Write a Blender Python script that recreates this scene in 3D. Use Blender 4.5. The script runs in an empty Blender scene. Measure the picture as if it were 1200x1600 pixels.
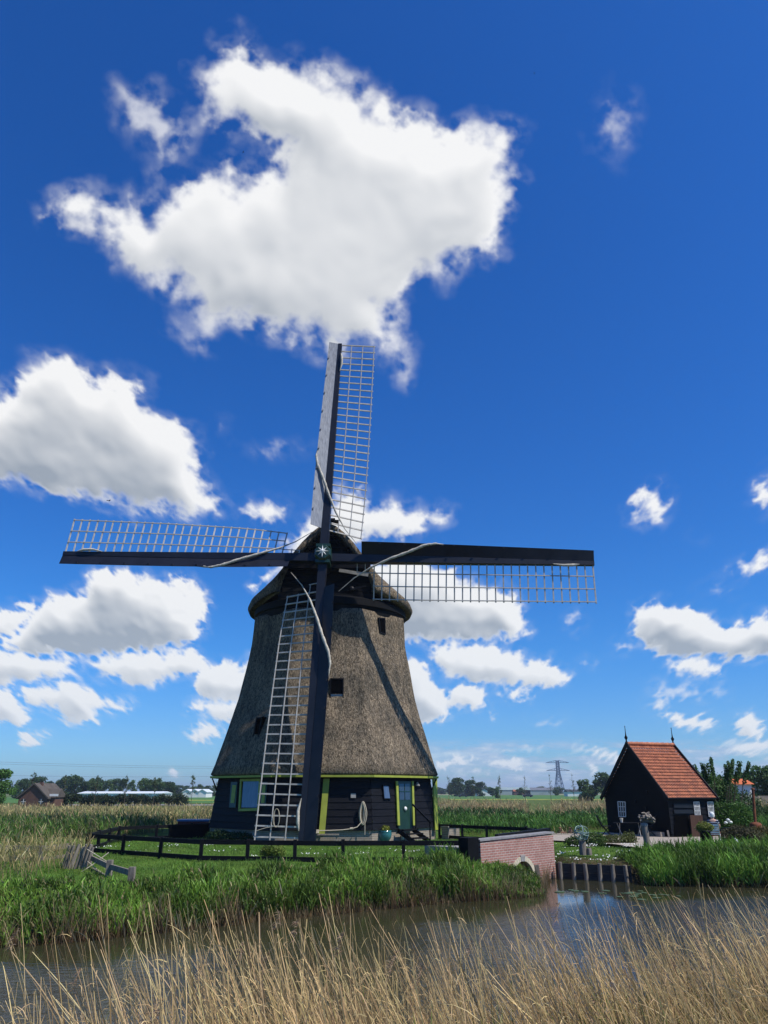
import bpy, math, random
import numpy as np
from mathutils import Vector, Matrix, Euler
R = math.radians
random.seed(7)
rng = np.random.default_rng(11)
scene = bpy.context.scene
COL = scene.collection

# ------------------------------------------------------------------ camera
EYE = 1.95
PITCH = R(20.7)
FPX = 1155.0                       # focal length in photograph pixels (1200 x 1600)
cam_d = bpy.data.cameras.new("camera")
cam = bpy.data.objects.new("camera", cam_d)
COL.objects.link(cam)
cam.location = (0, 0, EYE)
cam.rotation_euler = (R(90) + PITCH, 0, 0)
cam_d.sensor_fit = 'VERTICAL'
cam_d.sensor_height = 36.0
cam_d.lens = FPX / 1600 * 36
cam_d.clip_start = 0.1
cam_d.clip_end = 20000
scene.camera = cam
scene.render.resolution_x = 768
scene.render.resolution_y = 1024

# ------------------------------------------------------------------ sun, exposure
SUN_EL, SUN_AZ = R(54), R(65.5)      # azimuth measured from behind the camera towards the right
sdir = Vector((math.cos(SUN_EL) * math.sin(SUN_AZ), -math.cos(SUN_EL) * math.cos(SUN_AZ), math.sin(SUN_EL)))
sun_d = bpy.data.lights.new("sun", 'SUN')
sun_d.energy = 5.0
sun_d.angle = R(0.53)
sun_d.color = (1.0, 0.95, 0.87)
sun = bpy.data.objects.new("sun", sun_d)
COL.objects.link(sun)
sun.rotation_euler = sdir.to_track_quat('Z', 'Y').to_euler()
scene.view_settings.view_transform = 'Standard'
scene.view_settings.look = 'None'
scene.view_settings.exposure = 0.0
scene.view_settings.gamma = 1.0

def ray(px, py):
    u = (px - 600) / FPX; v = (800 - py) / FPX
    c, s = math.cos(PITCH), math.sin(PITCH)
    return Vector((u, c - v * s, s + v * c))

def at(px, py, Y=None, z=None):
    """world point seen at a photograph pixel, on the plane y=Y or z=z"""
    d = ray(px, py)
    k = Y / d.y if Y is not None else (z - EYE) / d.z
    return Vector((d.x * k, d.y * k, EYE + d.z * k))

def on_plane(px, py, p0, n, off=0.0):
    d = ray(px, py); o = Vector((0, 0, EYE))
    k = (p0 - o).dot(n) / d.dot(n)
    return o + d * k + n * off

# ------------------------------------------------------------------ world: sky and clouds
world = bpy.data.worlds.new("World"); scene.world = world
world.use_nodes = True
wt = world.node_tree; wt.nodes.clear()

class NT:
    """tiny node-tree helper"""
    def __init__(s, t): s.t = t
    def n(s, typ, **kw):
        nd = s.t.nodes.new(typ)
        ins = kw.pop('ins', {})
        for k, v in kw.items(): setattr(nd, k, v)
        for k, v in ins.items():
            if isinstance(v, bpy.types.NodeSocket): s.t.links.new(v, nd.inputs[k])
            else: nd.inputs[k].default_value = v
        return nd
    def m(s, op, a, b=None, c=None, clamp=False):
        ins = {0: a}
        if b is not None: ins[1] = b
        if c is not None: ins[2] = c
        return s.n('ShaderNodeMath', operation=op, use_clamp=clamp, ins=ins).outputs[0]
    def v(s, op, a, b=None, out=0, scale=None):
        ins = {0: a}
        if b is not None: ins[1] = b
        if scale is not None: ins['Scale'] = scale
        return s.n('ShaderNodeVectorMath', operation=op, ins=ins).outputs[out]
    def smooth(s, x, a, b, lo=0.0, hi=1.0):
        return s.n('ShaderNodeMapRange', interpolation_type='SMOOTHSTEP', ins={0: x, 1: a, 2: b, 3: lo, 4: hi}).outputs[0]
    def lin(s, x, a, b, lo=0.0, hi=1.0):
        return s.n('ShaderNodeMapRange', clamp=True, ins={0: x, 1: a, 2: b, 3: lo, 4: hi}).outputs[0]
    def noise(s, vec, scale, detail=6, rough=0.55, lac=2.0, dist=0.0, col=False):
        nd = s.n('ShaderNodeTexNoise', ins={'Vector': vec, 'Scale': scale, 'Detail': detail, 'Roughness': rough, 'Lacunarity': lac, 'Distortion': dist})
        return nd.outputs['Color' if col else 'Fac']
    def mixc(s, f, a, b):
        return s.n('ShaderNodeMix', data_type='RGBA', ins={0: f, 6: a, 7: b}).outputs[2]

W = NT(wt)
tc = W.n('ShaderNodeTexCoord')
vec = W.v('NORMALIZE', tc.outputs['Generated'])
sky = W.n('ShaderNodeTexSky', sky_type='NISHITA', sun_disc=False, sun_elevation=SUN_EL, sun_rotation=R(180) - SUN_AZ)
sky.altitude = 0; sky.air_density = 1.0; sky.dust_density = 0.35; sky.ozone_density = 4.5
sep = W.n('ShaderNodeSeparateXYZ', ins={0: vec})
elev = sep.outputs['Z']
tint = W.mixc(W.smooth(elev, 0.02, 0.22), (0.55, 0.92, 1.42, 1), (0.48, 1.05, 1.45, 1))
skyc = W.n('ShaderNodeHueSaturation', ins={'Hue': 0.508, 'Saturation': 1.25, 'Value': 1.0, 'Color': sky.outputs[0]}).outputs[0]
skyc = W.n('ShaderNodeMix', data_type='RGBA', blend_type='MULTIPLY', ins={0: 1.0, 6: skyc, 7: tint}).outputs[2]
bg_sky = W.n('ShaderNodeBackground', ins={'Color': skyc, 'Strength': 0.10})
wo = W.n('ShaderNodeOutputWorld', ins={'Surface': bg_sky.outputs[0]})
# ---- cloud cover for the sky, computed on a fixed chart of the sky (a plane through the sky directions)
CH_X0, CH_X1, CH_Y0, CH_Y1, CH_S = -150, 1350, -60, 1238, 1.6
# each cloud: outline on the chart, softness 0..1, weight, how grey its underside is
CLOUDS = [
 ([(440,850),(470,830),(500,800),(530,762),(555,758),(572,790),(600,785),(640,790),(662,800),(690,790),(706,805),(690,816),(662,814),(655,835),(620,842),(590,845),(560,852),(520,872),(470,882),(430,900),(402,925),(395,910),(430,885)],.35,.9,.3),
 ([(262,905),(285,897),(307,915),(327,940),(325,962),(310,975),(280,960)],.1,1,.25),
 ([(-60,960),(0,955),(25,944),(50,948),(45,968),(20,995),(-60,1003)],.1,1,.35),
 ([(-60,1020),(0,1015),(60,1022),(120,1030),(122,1050),(90,1062),(30,1070),(-60,1075)],.3,.9,1.0),
 ([(130,1035),(160,1022),(220,1018),(262,1015),(295,1010),(325,1030),(330,1048),(290,1055),(250,1060),(238,1075),(205,1075),(190,1058),(150,1055)],.25,1,.55),
 ([(-60,1000),(0,1000),(20,985),(50,958),(75,932),(105,925),(126,930),(130,898),(150,885),(200,887),(240,905),(285,920),(312,950),(320,985),(300,1005),(240,1016),(150,1027),(70,1024),(20,1012)],.12,1.1,1.35),
 ([(-60,1080),(10,1075),(30,1090),(50,1125),(30,1133),(-60,1135)],.25,.9,.6),
 ([(35,1080),(70,1068),(120,1060),(150,1075),(180,1090),(206,1100),(200,1110),(152,1113),(150,1130),(100,1130),(90,1110),(40,1108)],.25,1,.6),
 ([(300,1097),(350,1092),(400,1095),(440,1110),(360,1128),(320,1122),(290,1108)],.3,.9,.5),
 ([(300,1070),(318,1045),(350,1034),(375,1040),(395,1028),(415,1015),(460,1050),(450,1092),(390,1096),(340,1096),(308,1086)],.12,1,.5),
 ([(560,1015),(640,1028),(665,1040),(690,1075),(703,1095),(706,1120),(670,1125),(560,1130)],.1,1.1,1.1),
 ([(697,1082),(725,1071),(752,1080),(762,1100),(740,1108),(697,1109)],.15,1,.4),
 ([(668,1012),(690,1002),(730,1010),(770,1003),(800,1012),(830,1035),(860,1031),(897,1050),(890,1066),(850,1073),(790,1073),(740,1068),(700,1055),(680,1035)],.2,1,.6),
 ([(540,900),(620,866),(680,880),(720,900),(760,915),(800,925),(822,950),(822,985),(800,1000),(720,1004),(640,1002),(540,1000)],.15,1.1,1.2),
 ([(988,950),(1020,938),(1050,946),(1085,950),(1120,970),(1150,975),(1180,960),(1250,955),(1280,1020),(1180,1030),(1100,1031),(1050,1026),(1008,1015),(993,990)],.12,1.1,1.35),
 ([(1045,1036),(1085,1025),(1130,1040),(1128,1056),(1080,1058),(1050,1051)],.2,1,.5),
 ([(-90,630),(0,610),(40,583),(75,560),(105,558),(150,578),(205,595),(235,620),(262,648),(290,665),(312,690),(318,730),(335,760),(344,795),(310,810),(250,802),(195,795),(130,777),(60,766),(20,758),(-90,760)],.30,1,1.15),
 ([(178,140),(230,148),(265,160),(302,200),(280,235),(255,265),(235,230),(205,200)],1,.30,.2),
 ([(585,520),(640,540),(635,590),(600,565)],1,.40,.2),([(275,505),(325,515),(310,548)],1,.25,.2),
 ([(305,115),(345,82),(380,60),(402,82),(440,97),(480,102),(512,104),(535,116),(568,126),(588,148),(605,147),(622,173),(655,183),(690,203),(720,192),(757,178),(785,190),(820,205),(806,240),(806,280),(795,320),(790,355),(764,387),(722,412),(700,438),(655,448),(628,458),(625,480),(620,510),(598,550),(556,540),(530,545),(500,560),(485,528),(440,528),(400,518),(360,498),(318,503),(290,475),(275,452),(235,430),(195,412),(170,385),(150,368),(108,348),(66,332),(115,298),(150,300),(185,323),(205,312),(225,328),(262,308),(290,280),(320,265),(352,250),(372,272),(400,266),(436,257),(428,232),(395,225),(366,202),(335,190),(316,150)],.55,1,.52),
]
SMALL = [(412,795,34,18,5,.7),(805,1086,28,11,5,.7),(768,1117,10,6,0,.5),(45,1156,16,15,0,.9),(66,1148,12,9,0,.4),(320,1144,30,17,0,1),
 (975,1012,16,9,0,.6),(1017,788,26,20,-35,.9),(1008,808,16,12,0,.5),(962,185,22,36,0,.30),(1178,882,34,14,-20,.7),(1075,1127,40,12,10,.8),(1095,1133,20,12,0,.8),
 (1030,1097,20,13,0,.45),(1060,1080,40,16,0,.3),(1172,1134,28,20,20,.95),(1200,772,18,26,0,.9),(895,970,16,14,0,.35),(921,1038,13,6,0,.55),(860,1125,24,9,0,.25),(1115,1082,22,12,0,.3),
 (435,702,28,10,0,.28),(338,664,10,9,0,.25),(271,1207,12,9,0,.9),(1085,835,9,8,0,.25),(1120,922,18,8,0,.2),(790,1172,90,7,0,.25),
 (950,1182,38,10,22,.85),(905,1172,30,9,0,.5),(790,1194,32,9,0,.7),(720,1186,20,10,0,.7),(690,1196,24,10,0,.7),(740,1206,50,7,0,.5),(1180,1168,60,15,0,.6),(925,1200,14,8,50,.7)]
def perlin2(x, y, seed):
    g = np.random.default_rng(seed)
    perm = g.permutation(512); ang = g.uniform(0, 2 * np.pi, 512)
    gx, gy = np.cos(ang), np.sin(ang)
    xi = np.floor(x).astype(int); yi = np.floor(y).astype(int)
    xf = x - xi; yf = y - yi
    u = xf ** 3 * (xf * (xf * 6 - 15) + 10); v = yf ** 3 * (yf * (yf * 6 - 15) + 10)
    def gr(i, j, dx, dy):
        h = perm[(perm[i & 511] + j) & 511]
        return gx[h] * dx + gy[h] * dy
    n00 = gr(xi, yi, xf, yf); n10 = gr(xi + 1, yi, xf - 1, yf)
    n01 = gr(xi, yi + 1, xf, yf - 1); n11 = gr(xi + 1, yi + 1, xf - 1, yf - 1)
    return 1.5 * (n00 * (1 - u) * (1 - v) + n10 * u * (1 - v) + n01 * (1 - u) * v + n11 * u * v)
def fbm2(x, y, octv, gain, seed, billow=False):
    s = 0; a = 1.0; t = 0
    for o in range(octv):
        n = perlin2(x * 2 ** o + o * 17.3, y * 2 ** o + o * 5.7, seed + o)
        if billow: n = 1 - 2.4 * np.abs(n)
        s = s + a * n; t += a; a *= gain
    return s / t
def sstep(x, a, b):
    t = np.clip((x - a) / (b - a), 0, 1); return t * t * (3 - 2 * t)
def shift(a, dx, dy):
    return np.roll(np.roll(a, int(round(dx / CH_S)), 1), int(round(dy / CH_S)), 0)
def blur(a, r, n=2):
    r = max(1, int(r / CH_S))
    for _ in range(n):
        for ax in (0, 1):
            c = np.cumsum(np.concatenate([np.repeat(a.take([0], ax), r + 1, ax), a, np.repeat(a.take([-1], ax), r, ax)], ax), ax)
            m = a.shape[ax]
            a = (c.take(range(2 * r + 1, m + 2 * r + 1), ax) - c.take(range(0, m), ax)) / (2 * r + 1)
    return a
def poly_sd(X, Y, P):
    d = np.full(X.shape, 1e9); inside = np.zeros(X.shape, bool)
    for (x0, y0), (x1, y1) in zip(P, P[1:] + P[:1]):
        ex, ey = x1 - x0, y1 - y0
        t = np.clip(((X - x0) * ex + (Y - y0) * ey) / (ex * ex + ey * ey), 0, 1)
        d = np.minimum(d, np.hypot(X - x0 - t * ex, Y - y0 - t * ey))
        if y0 != y1:
            inside ^= ((Y >= min(y0, y1)) & (Y < max(y0, y1)) & (X < x0 + (Y - y0) / ey * ex))
    return np.where(inside, d, -d)
def make_clouds():
    xs = np.arange(CH_X0, CH_X1 + .1, CH_S); ys = np.arange(CH_Y0, CH_Y1 + .1, CH_S)
    X, Y = np.meshgrid(xs, ys)
    s1 = np.interp(ys, [0, 500, 850, 1100, 1236], [1.0, .95, .62, .42, .28])
    yp = np.concatenate([[0], np.cumsum(CH_S / s1)[:-1]]); S = np.repeat(s1[:, None], len(xs), 1)
    U = (X - 600) / S; V = np.repeat(yp[:, None], len(xs), 1)
    wx = 20 * fbm2(U / 110, V / 110, 2, .5, 1) + 24 * fbm2(U / 50, V / 50, 5, .42, 5)
    wy = 20 * fbm2(U / 110 + 9, V / 110, 2, .5, 2) + 24 * fbm2(U / 50 + 7, V / 50, 5, .42, 9)
    PX, PY = X + wx * S, Y + wy * S
    bil = fbm2(U / 44, V / 44, 5, .46, 21, True)
    fin = fbm2(U / 40, V / 40, 5, .52, 41)
    pat = sstep(fbm2(U / 120, V / 120, 2, .5, 61), -.3, .3)
    lo = fbm2(U / 130, V / 130, 3, .5, 77)
    lump = fbm2(U / 52, V / 52, 3, .5, 83)
    far = np.interp(Y, [650, 900, 1100, 1220], [0, .06, .22, .50])[..., None]
    white = np.array([.92, .925, .935]); grey = np.array([.33, .38, .455]); fc = np.array([.55, .70, .88])
    C = np.zeros(X.shape + (3,)); AA = np.zeros(X.shape)
    def comp(sl, col, a):
        C[sl] = C[sl] * (1 - a[..., None]) + col * a[..., None]
        AA[sl] = AA[sl] * (1 - a) + a
    def cloud(sl, F, soft, w, under, vk=.62):
        s = S[sl]; sm = float(s.mean())
        wis = np.clip(soft * (.5 + 1.0 * pat[sl]), 0, 1)
        e = F / (26 * s)                                   # signed depth in from the outline
        e = np.clip(e, -3, 6)
        D = e + (bil[sl] - .12) * (.75 - .50 * wis) + fin[sl] * (.15 + 1.15 * wis) - (.30 - .40 * w if w < .8 else 0)
        A = sstep(D / (.60 + 1.5 * wis), -.05, 1) * sstep(e, -1.3, .1)
        veil = sstep(e, -1.25, .25) * sstep(fin[sl] + .35 * lo[sl] + .25 * bil[sl], -.30, .62) * (.30 + .45 * wis)
        A = 1 - (1 - A) * (1 - veil * vk)
        A = A * (min(1, w + .35) if w < .8 else 1.0)
        T = np.clip(np.clip(F / (60 * s), -.1, 1.3) + bil[sl] * (.34 - .20 * wis) + lump[sl] * .30, 0, 1.5) * A
        Ts = blur(T, 5 * sm)
        O = np.zeros(T.shape)
        for k in range(1, 10):
            st = 15 * sm * k
            sh_ = shift(Ts, -st * .4, st)
            j = int(abs(st) / CH_S) + 1
            if j < sh_.shape[0]: sh_[:j] = 0
            O += sh_ * (1 - k / 11)
        O = blur(O, 16 * sm)
        rel = np.zeros(T.shape)
        for d, wg in ((5, .5), (11, 1.0), (24, 1.3)):
            d = d * sm
            Tb = blur(T, d * .7, 2)
            r_ = Tb - shift(Tb, -d * .6, d); r_[:int(d / CH_S) + 1] = 0
            rel += wg * r_
        core = sstep(T, .25, 1.1)
        sh = under * .62 * (1 - np.exp(-np.clip(O - .55, 0, None) * .52)) * sstep(T, .02, .55) * (.62 + .5 * sstep(lo[sl], -.4, .4))
        sh = sh + .20 * core * sstep(lo[sl], .35, -.35)
        sh = np.clip(sh - rel * (.46 - .26 * wis), 0, 1)[..., None]
        col = white + (grey - white) * sh
        col = col + (fc - col) * far[sl]
        comp(sl, col, A)
    # ragged far streaks over the horizon
    st = fbm2(X / 80, Y / 15, 6, .62, 91) + .45 * fbm2(X / 300, Y / 50, 2, .5, 95)
    band = sstep(Y, 1152, 1170) * sstep(Y, 1252, 1212)
    side = np.interp(X, [300, 640, 760, 1400], [.0, .45, 1, 1])
    SA = sstep(st, -.40, .22) * band * side * .80
    q = sstep(st + .3 * fbm2(X / 20, Y / 8, 3, .5, 97), .0, .75)[..., None]
    comp((slice(None), slice(None)), np.array([.40, .54, .76]) * (1 - q) + np.array([.74, .81, .90]) * q, SA)
    for (cx, cy, rx, ry, rot, w) in SMALL:
        m = 2.2
        sl = (slice(*np.searchsorted(ys, [cy - (rx + ry) * m - 60, cy + (rx + ry) * m + 60])), slice(*np.searchsorted(xs, [cx - rx * m - ry - 60, cx + rx * m + ry + 60])))
        c, s = math.cos(R(rot)), math.sin(R(rot))
        dx, dy = PX[sl] - cx, PY[sl] - cy
        q = np.sqrt(((dx * c + dy * s) / rx) ** 2 + ((-dx * s + dy * c) / ry) ** 2)
        cloud(sl, (1 - q) * min(rx, ry) * .9, .25 if w > .6 else .75, w if w < .8 else 1, .4, .25 * min(1, min(rx, ry) / 20))
    for P, soft, w, under in CLOUDS:
        px_ = [p[0] for p in P]; py_ = [p[1] for p in P]
        sl = (slice(*np.searchsorted(ys, [min(py_) - 120, max(py_) + 120])), slice(*np.searchsorted(xs, [min(px_) - 120, max(px_) + 120])))
        cloud(sl, poly_sd(PX[sl], PY[sl], P), soft, w, under)
    edge = sstep(X, CH_X0, CH_X0 + 60) * sstep(X, CH_X1, CH_X1 - 60) * sstep(Y, CH_Y0, CH_Y0 + 30)
    C = C / np.maximum(AA, 1e-4)[..., None]
    return X, Y, C, AA * edge
# ------------------------------------------------------------------ helpers
def tag(o, label=None, cat=None, group=None, kind=None):
    if label: o['label'] = label
    if cat: o['category'] = cat
    if group: o['group'] = group
    if kind: o['kind'] = kind
    return o
def thing(name, label, cat, loc=(0, 0, 0), group=None, rz=0.0):
    o = bpy.data.objects.new(name, None); COL.objects.link(o)
    o.location = loc; o.rotation_euler = (0, 0, rz); o.empty_display_size = .2
    return tag(o, label, cat, group)
def world_loc(o):
    v = Vector((0, 0, 0))
    while o is not None: v += o.location; o = o.parent
    return v
def link_mesh(name, me, mat, parent=None):
    o = bpy.data.objects.new(name, me); COL.objects.link(o)
    if mat: me.materials.append(mat)
    if parent is not None: o.parent = parent
    return o
class MB:
    """collects shapes in world coordinates, builds ONE mesh object"""
    def __init__(s): s.v = []; s.f = []; s.sm = []
    def add(s, vs, fs, smooth=False):
        b = len(s.v); s.v += [tuple(v) for v in vs]
        for f in fs: s.f.append([i + b for i in f]); s.sm.append(smooth)
    def box(s, c, size, rz=0.0, rot=None):
        hx, hy, hz = [q / 2 for q in size]
        M = rot if rot is not None else Matrix.Rotation(rz, 3, 'Z')
        vs = [Vector(c) + M @ Vector((x * hx, y * hy, z * hz)) for x in (-1, 1) for y in (-1, 1) for z in (-1, 1)]
        s.add(vs, [(0, 1, 3, 2), (4, 6, 7, 5), (0, 4, 5, 1), (2, 3, 7, 6), (0, 2, 6, 4), (1, 5, 7, 3)])
    def bar(s, a, b, w, h, w2=None, h2=None, up=Vector((0, 0, 1))):
        """rectangular bar from a to b, w across, h along 'up'"""
        a = Vector(a); b = Vector(b); d = (b - a).normalized(); up = Vector(up)
        if abs(d.dot(up)) > .98: up = Vector((0, 1, 0))
        x = d.cross(up).normalized(); y = x.cross(d).normalized()
        w2 = w if w2 is None else w2; h2 = h if h2 is None else h2
        vs = [a + x * sx * w / 2 + y * sy * h / 2 for sx, sy in ((-1, -1), (1, -1), (1, 1), (-1, 1))]
        vs += [b + x * sx * w2 / 2 + y * sy * h2 / 2 for sx, sy in ((-1, -1), (1, -1), (1, 1), (-1, 1))]
        s.add(vs, [(3, 2, 1, 0), (4, 5, 6, 7), (0, 1, 5, 4), (1, 2, 6, 5), (2, 3, 7, 6), (3, 0, 4, 7)])
    def tube(s, pts, r, n=8, cap=True, smooth=True):
        pts = [Vector(p) for p in pts]; N = len(pts)
        rs = r if isinstance(r, (list, tuple)) else [r] * N
        vs = []; prev = None
        for i, p in enumerate(pts):
            d = (pts[min(i + 1, N - 1)] - pts[max(i - 1, 0)]).normalized()
            if prev is None: x = d.orthogonal().normalized()
            else: x = (prev - d * prev.dot(d)).normalized()
            prev = x; y = d.cross(x)
            vs += [p + (x * math.cos(t) + y * math.sin(t)) * rs[i] for t in [2 * math.pi * k / n for k in range(n)]]
        fs = [(i * n + k, i * n + (k + 1) % n, (i + 1) * n + (k + 1) % n, (i + 1) * n + k) for i in range(N - 1) for k in range(n)]
        s.add(vs, fs, smooth)
        if cap: s.add(vs[:n], [list(range(n))[::-1]]); s.add(vs[-n:], [list(range(n))])
    def lathe(s, c, prof, n=16, smooth=True, ax=None):
        c = Vector(c); vs = []
        M = ax if ax is not None else Matrix.Identity(3)
        for r, z in prof:
            vs += [c + M @ Vector((r * math.cos(2 * math.pi * k / n), r * math.sin(2 * math.pi * k / n), z)) for k in range(n)]
        N = len(prof)
        s.add(vs, [(i * n + k, i * n + (k + 1) % n, (i + 1) * n + (k + 1) % n, (i + 1) * n + k) for i in range(N - 1) for k in range(n)], smooth)
        s.add(vs[:n], [list(range(n))[::-1]]); s.add(vs[-n:], [list(range(n))])
    def prism(s, poly, off):
        """flat polygon (3d points) thickened by the vector off"""
        n = len(poly); off = Vector(off)
        vs = [Vector(p) for p in poly] + [Vector(p) + off for p in poly]
        nrm = Vector((0, 0, 0))
        for i in range(n): nrm += Vector(poly[i]).cross(Vector(poly[(i + 1) % n]))
        fs = [list(range(n))[::-1], list(range(n, 2 * n))] + [(i, (i + 1) % n, n + (i + 1) % n, n + i) for i in range(n)]
        if nrm.dot(off) < 0: fs = [f[::-1] for f in fs]
        s.add(vs, fs)
    def build(s, name, mat, parent=None, local=False):
        me = bpy.data.meshes.new(name)
        o0 = Vector((0, 0, 0)) if (parent is None or local) else world_loc(parent)
        me.from_pydata([tuple(Vector(v) - o0) for v in s.v], [], s.f)
        me.polygons.foreach_set('use_smooth', s.sm)
        me.update()
        return link_mesh(name, me, mat, parent)
def np_mesh(name, V, Q, mat, parent=None, col=None, smooth=False, attrs=None, origin=None):
    """V (n,3) array, Q (m,4) or (m,3) int array"""
    me = bpy.data.meshes.new(name)
    V = np.asarray(V, np.float32)
    if origin is not None: V = V - np.asarray(origin, np.float32)
    Q = np.asarray(Q, np.int32); k = Q.shape[1]
    me.vertices.add(len(V)); me.vertices.foreach_set('co', V.ravel())
    me.loops.add(Q.size); me.loops.foreach_set('vertex_index', Q.ravel())
    me.polygons.add(len(Q)); me.polygons.foreach_set('loop_start', np.arange(0, Q.size, k, dtype=np.int32))
    me.polygons.foreach_set('loop_total', np.full(len(Q), k, np.int32))
    me.polygons.foreach_set('use_smooth', np.full(len(Q), smooth, bool))
    me.update(calc_edges=True)
    if col is not None:
        a = me.color_attributes.new('tint', 'FLOAT_COLOR', 'POINT')
        c4 = np.ones((len(V), 4), np.float32); c4[:, :col.shape[1]] = col
        a.data.foreach_set('color', c4.ravel())
    for an, av in (attrs or {}).items():
        a = me.attributes.new(an, 'FLOAT', 'POINT'); a.data.foreach_set('value', np.asarray(av, np.float32).ravel())
    return link_mesh(name, me, mat, parent)
def copy_tree(o, parent=None):
    c = o.copy(); COL.objects.link(c)
    if parent is not None: c.parent = parent
    for ch in list(o.children): copy_tree(ch, c)
    return c

# ------------------------------------------------------------------ materials
MATS = {}
def mat(name, base, rough=.8, var=.0, scale=6.0, base2=None, bump=0.0, bscale=40.0, metal=0.0, spec=.3, stretch=(1, 1, 1), coords='Object', detail=6, attr=False, transl=0.0):
    m = bpy.data.materials.new(name); m.use_nodes = True
    t = m.node_tree; t.nodes.clear(); h = NT(t)
    out = t.nodes.new('ShaderNodeOutputMaterial')
    b = h.n('ShaderNodeBsdfPrincipled', ins={'Roughness': rough, 'Metallic': metal, 'Specular IOR Level': spec})
    g = h.n('ShaderNodeNewGeometry').outputs['Position'] if coords == 'World' else h.n('ShaderNodeTexCoord').outputs['Object']
    vec = h.v('MULTIPLY', g, stretch)
    c0 = (*base, 1)
    if attr:
        c = h.n('ShaderNodeAttribute', attribute_name='tint').outputs['Color']
    elif base2 is not None or var:
        if base2 is None: base2 = tuple(x * (1 - var) for x in base)
        nz = h.noise(vec, scale, detail, .6)
        c = h.mixc(h.lin(nz, .35, .65), c0, (*base2, 1))
    else: c = None
    if c is not None: t.links.new(c, b.inputs['Base Color'])
    else: b.inputs['Base Color'].default_value = c0
    if bump:
        bn = h.n('ShaderNodeBump', ins={'Strength': 1.0, 'Distance': bump, 'Height': h.noise(vec, bscale, 4, .6)})
        t.links.new(bn.outputs[0], b.inputs['Normal'])
    sh = b.outputs[0]
    if transl:
        tr = h.n('ShaderNodeBsdfTranslucent')
        if c is not None: t.links.new(c, tr.inputs['Color'])
        else: tr.inputs['Color'].default_value = c0
        sh = h.n('ShaderNodeMixShader', ins={0: transl, 1: sh, 2: tr.outputs[0]}).outputs[0]
    t.links.new(sh, out.inputs[0])
    m['h'] = 0
    MATS[name] = m
    return m
def nodes_of(m): return m.node_tree, next(n for n in m.node_tree.nodes if n.type == 'BSDF_PRINCIPLED')

M_tar = mat('tarred_wood', (.0085, .009, .012), .55, .45, 3.0, bump=.004, bscale=30, stretch=(1, 1, 6), spec=.12)
M_tar_matte = mat('tarred_boards', (.005, .0055, .007), .7, .4, 2.0, bump=.004, bscale=20, stretch=(1, 1, 5), spec=.12)
M_beam = mat('blue_black_paint', (.014, .016, .024), .40, .35, 1.5, bump=.003, bscale=14, spec=.32)
M_board_lit = mat('sunlit_board', (.25, .27, .31), .55, 0, 3.0, base2=(.12, .135, .165), bump=.004, bscale=26, stretch=(9, 9, .5), spec=.4)  # lighter copy of the leading-board colour, with sunlight painted in
M_lath = mat('grey_white_lath', (.52, .49, .44), .6, .3, 5.0, bump=.002, bscale=60)
M_cloth = mat('sail_canvas', (.62, .57, .47), .9, .45, 9.0, bump=.012, bscale=22)
M_rope = mat('hemp_rope', (.55, .48, .36), .9, .3, 40.0, bump=.004, bscale=150)
M_lime = mat('yellow_green_paint', (.33, .37, .055), .45, .22, 4.0, bump=.001, bscale=60)
M_dgreen = mat('dark_green_paint', (.012, .042, .026), .35, .3, 3.0, spec=.5)
M_white = mat('white_paint', (.78, .78, .75), .5, .12, 8.0)
M_glass = mat('window_glass', (.03, .045, .06), .06, .3, 2.0, spec=.9)
M_curtain = mat('window_with_curtain', (.085, .12, .19), .10, 0, 3.0, base2=(.05, .075, .13), spec=.9, stretch=(4, 4, .4))
M_dark = mat('painted_inside_shade', (.003, .003, .0035), .9, spec=0.0)  # near-black colour painted in place of the shade inside openings
M_greywood = mat('grey_driftwood', (.30, .26, .21), .9, 0, 4.0, base2=(.13, .11, .09), bump=.01, bscale=18, stretch=(5, 5, .7))
M_iron = mat('black_iron', (.012, .012, .014), .5, .2, 8.0, metal=.6)
M_rust = mat('rusty_iron', (.24, .075, .03), .8, 0, 7.0, base2=(.09, .03, .016), bump=.004, bscale=50)
M_stone = mat('grey_stone', (.33, .32, .30), .85, .35, 5.0, bump=.006, bscale=40)
M_skin = mat('skin', (.55, .33, .24), .55, .1, 9.0)
M_leaf = mat('leaves', (.05, .10, .02), .55, attr=True, transl=.28, spec=.25)
M_reed = mat('reed_blades', (.05, .1, .02), .5, attr=True, transl=.30, spec=.25)
M_bark = mat('bark', (.12, .09, .065), .9, .4, 8.0, bump=.01, bscale=40, stretch=(3, 3, .6))
M_pylon = mat('pylon_steel', (.10, .15, .24), .6, .1)
M_wire = mat('power_cable', (.12, .15, .2), .5)

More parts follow.
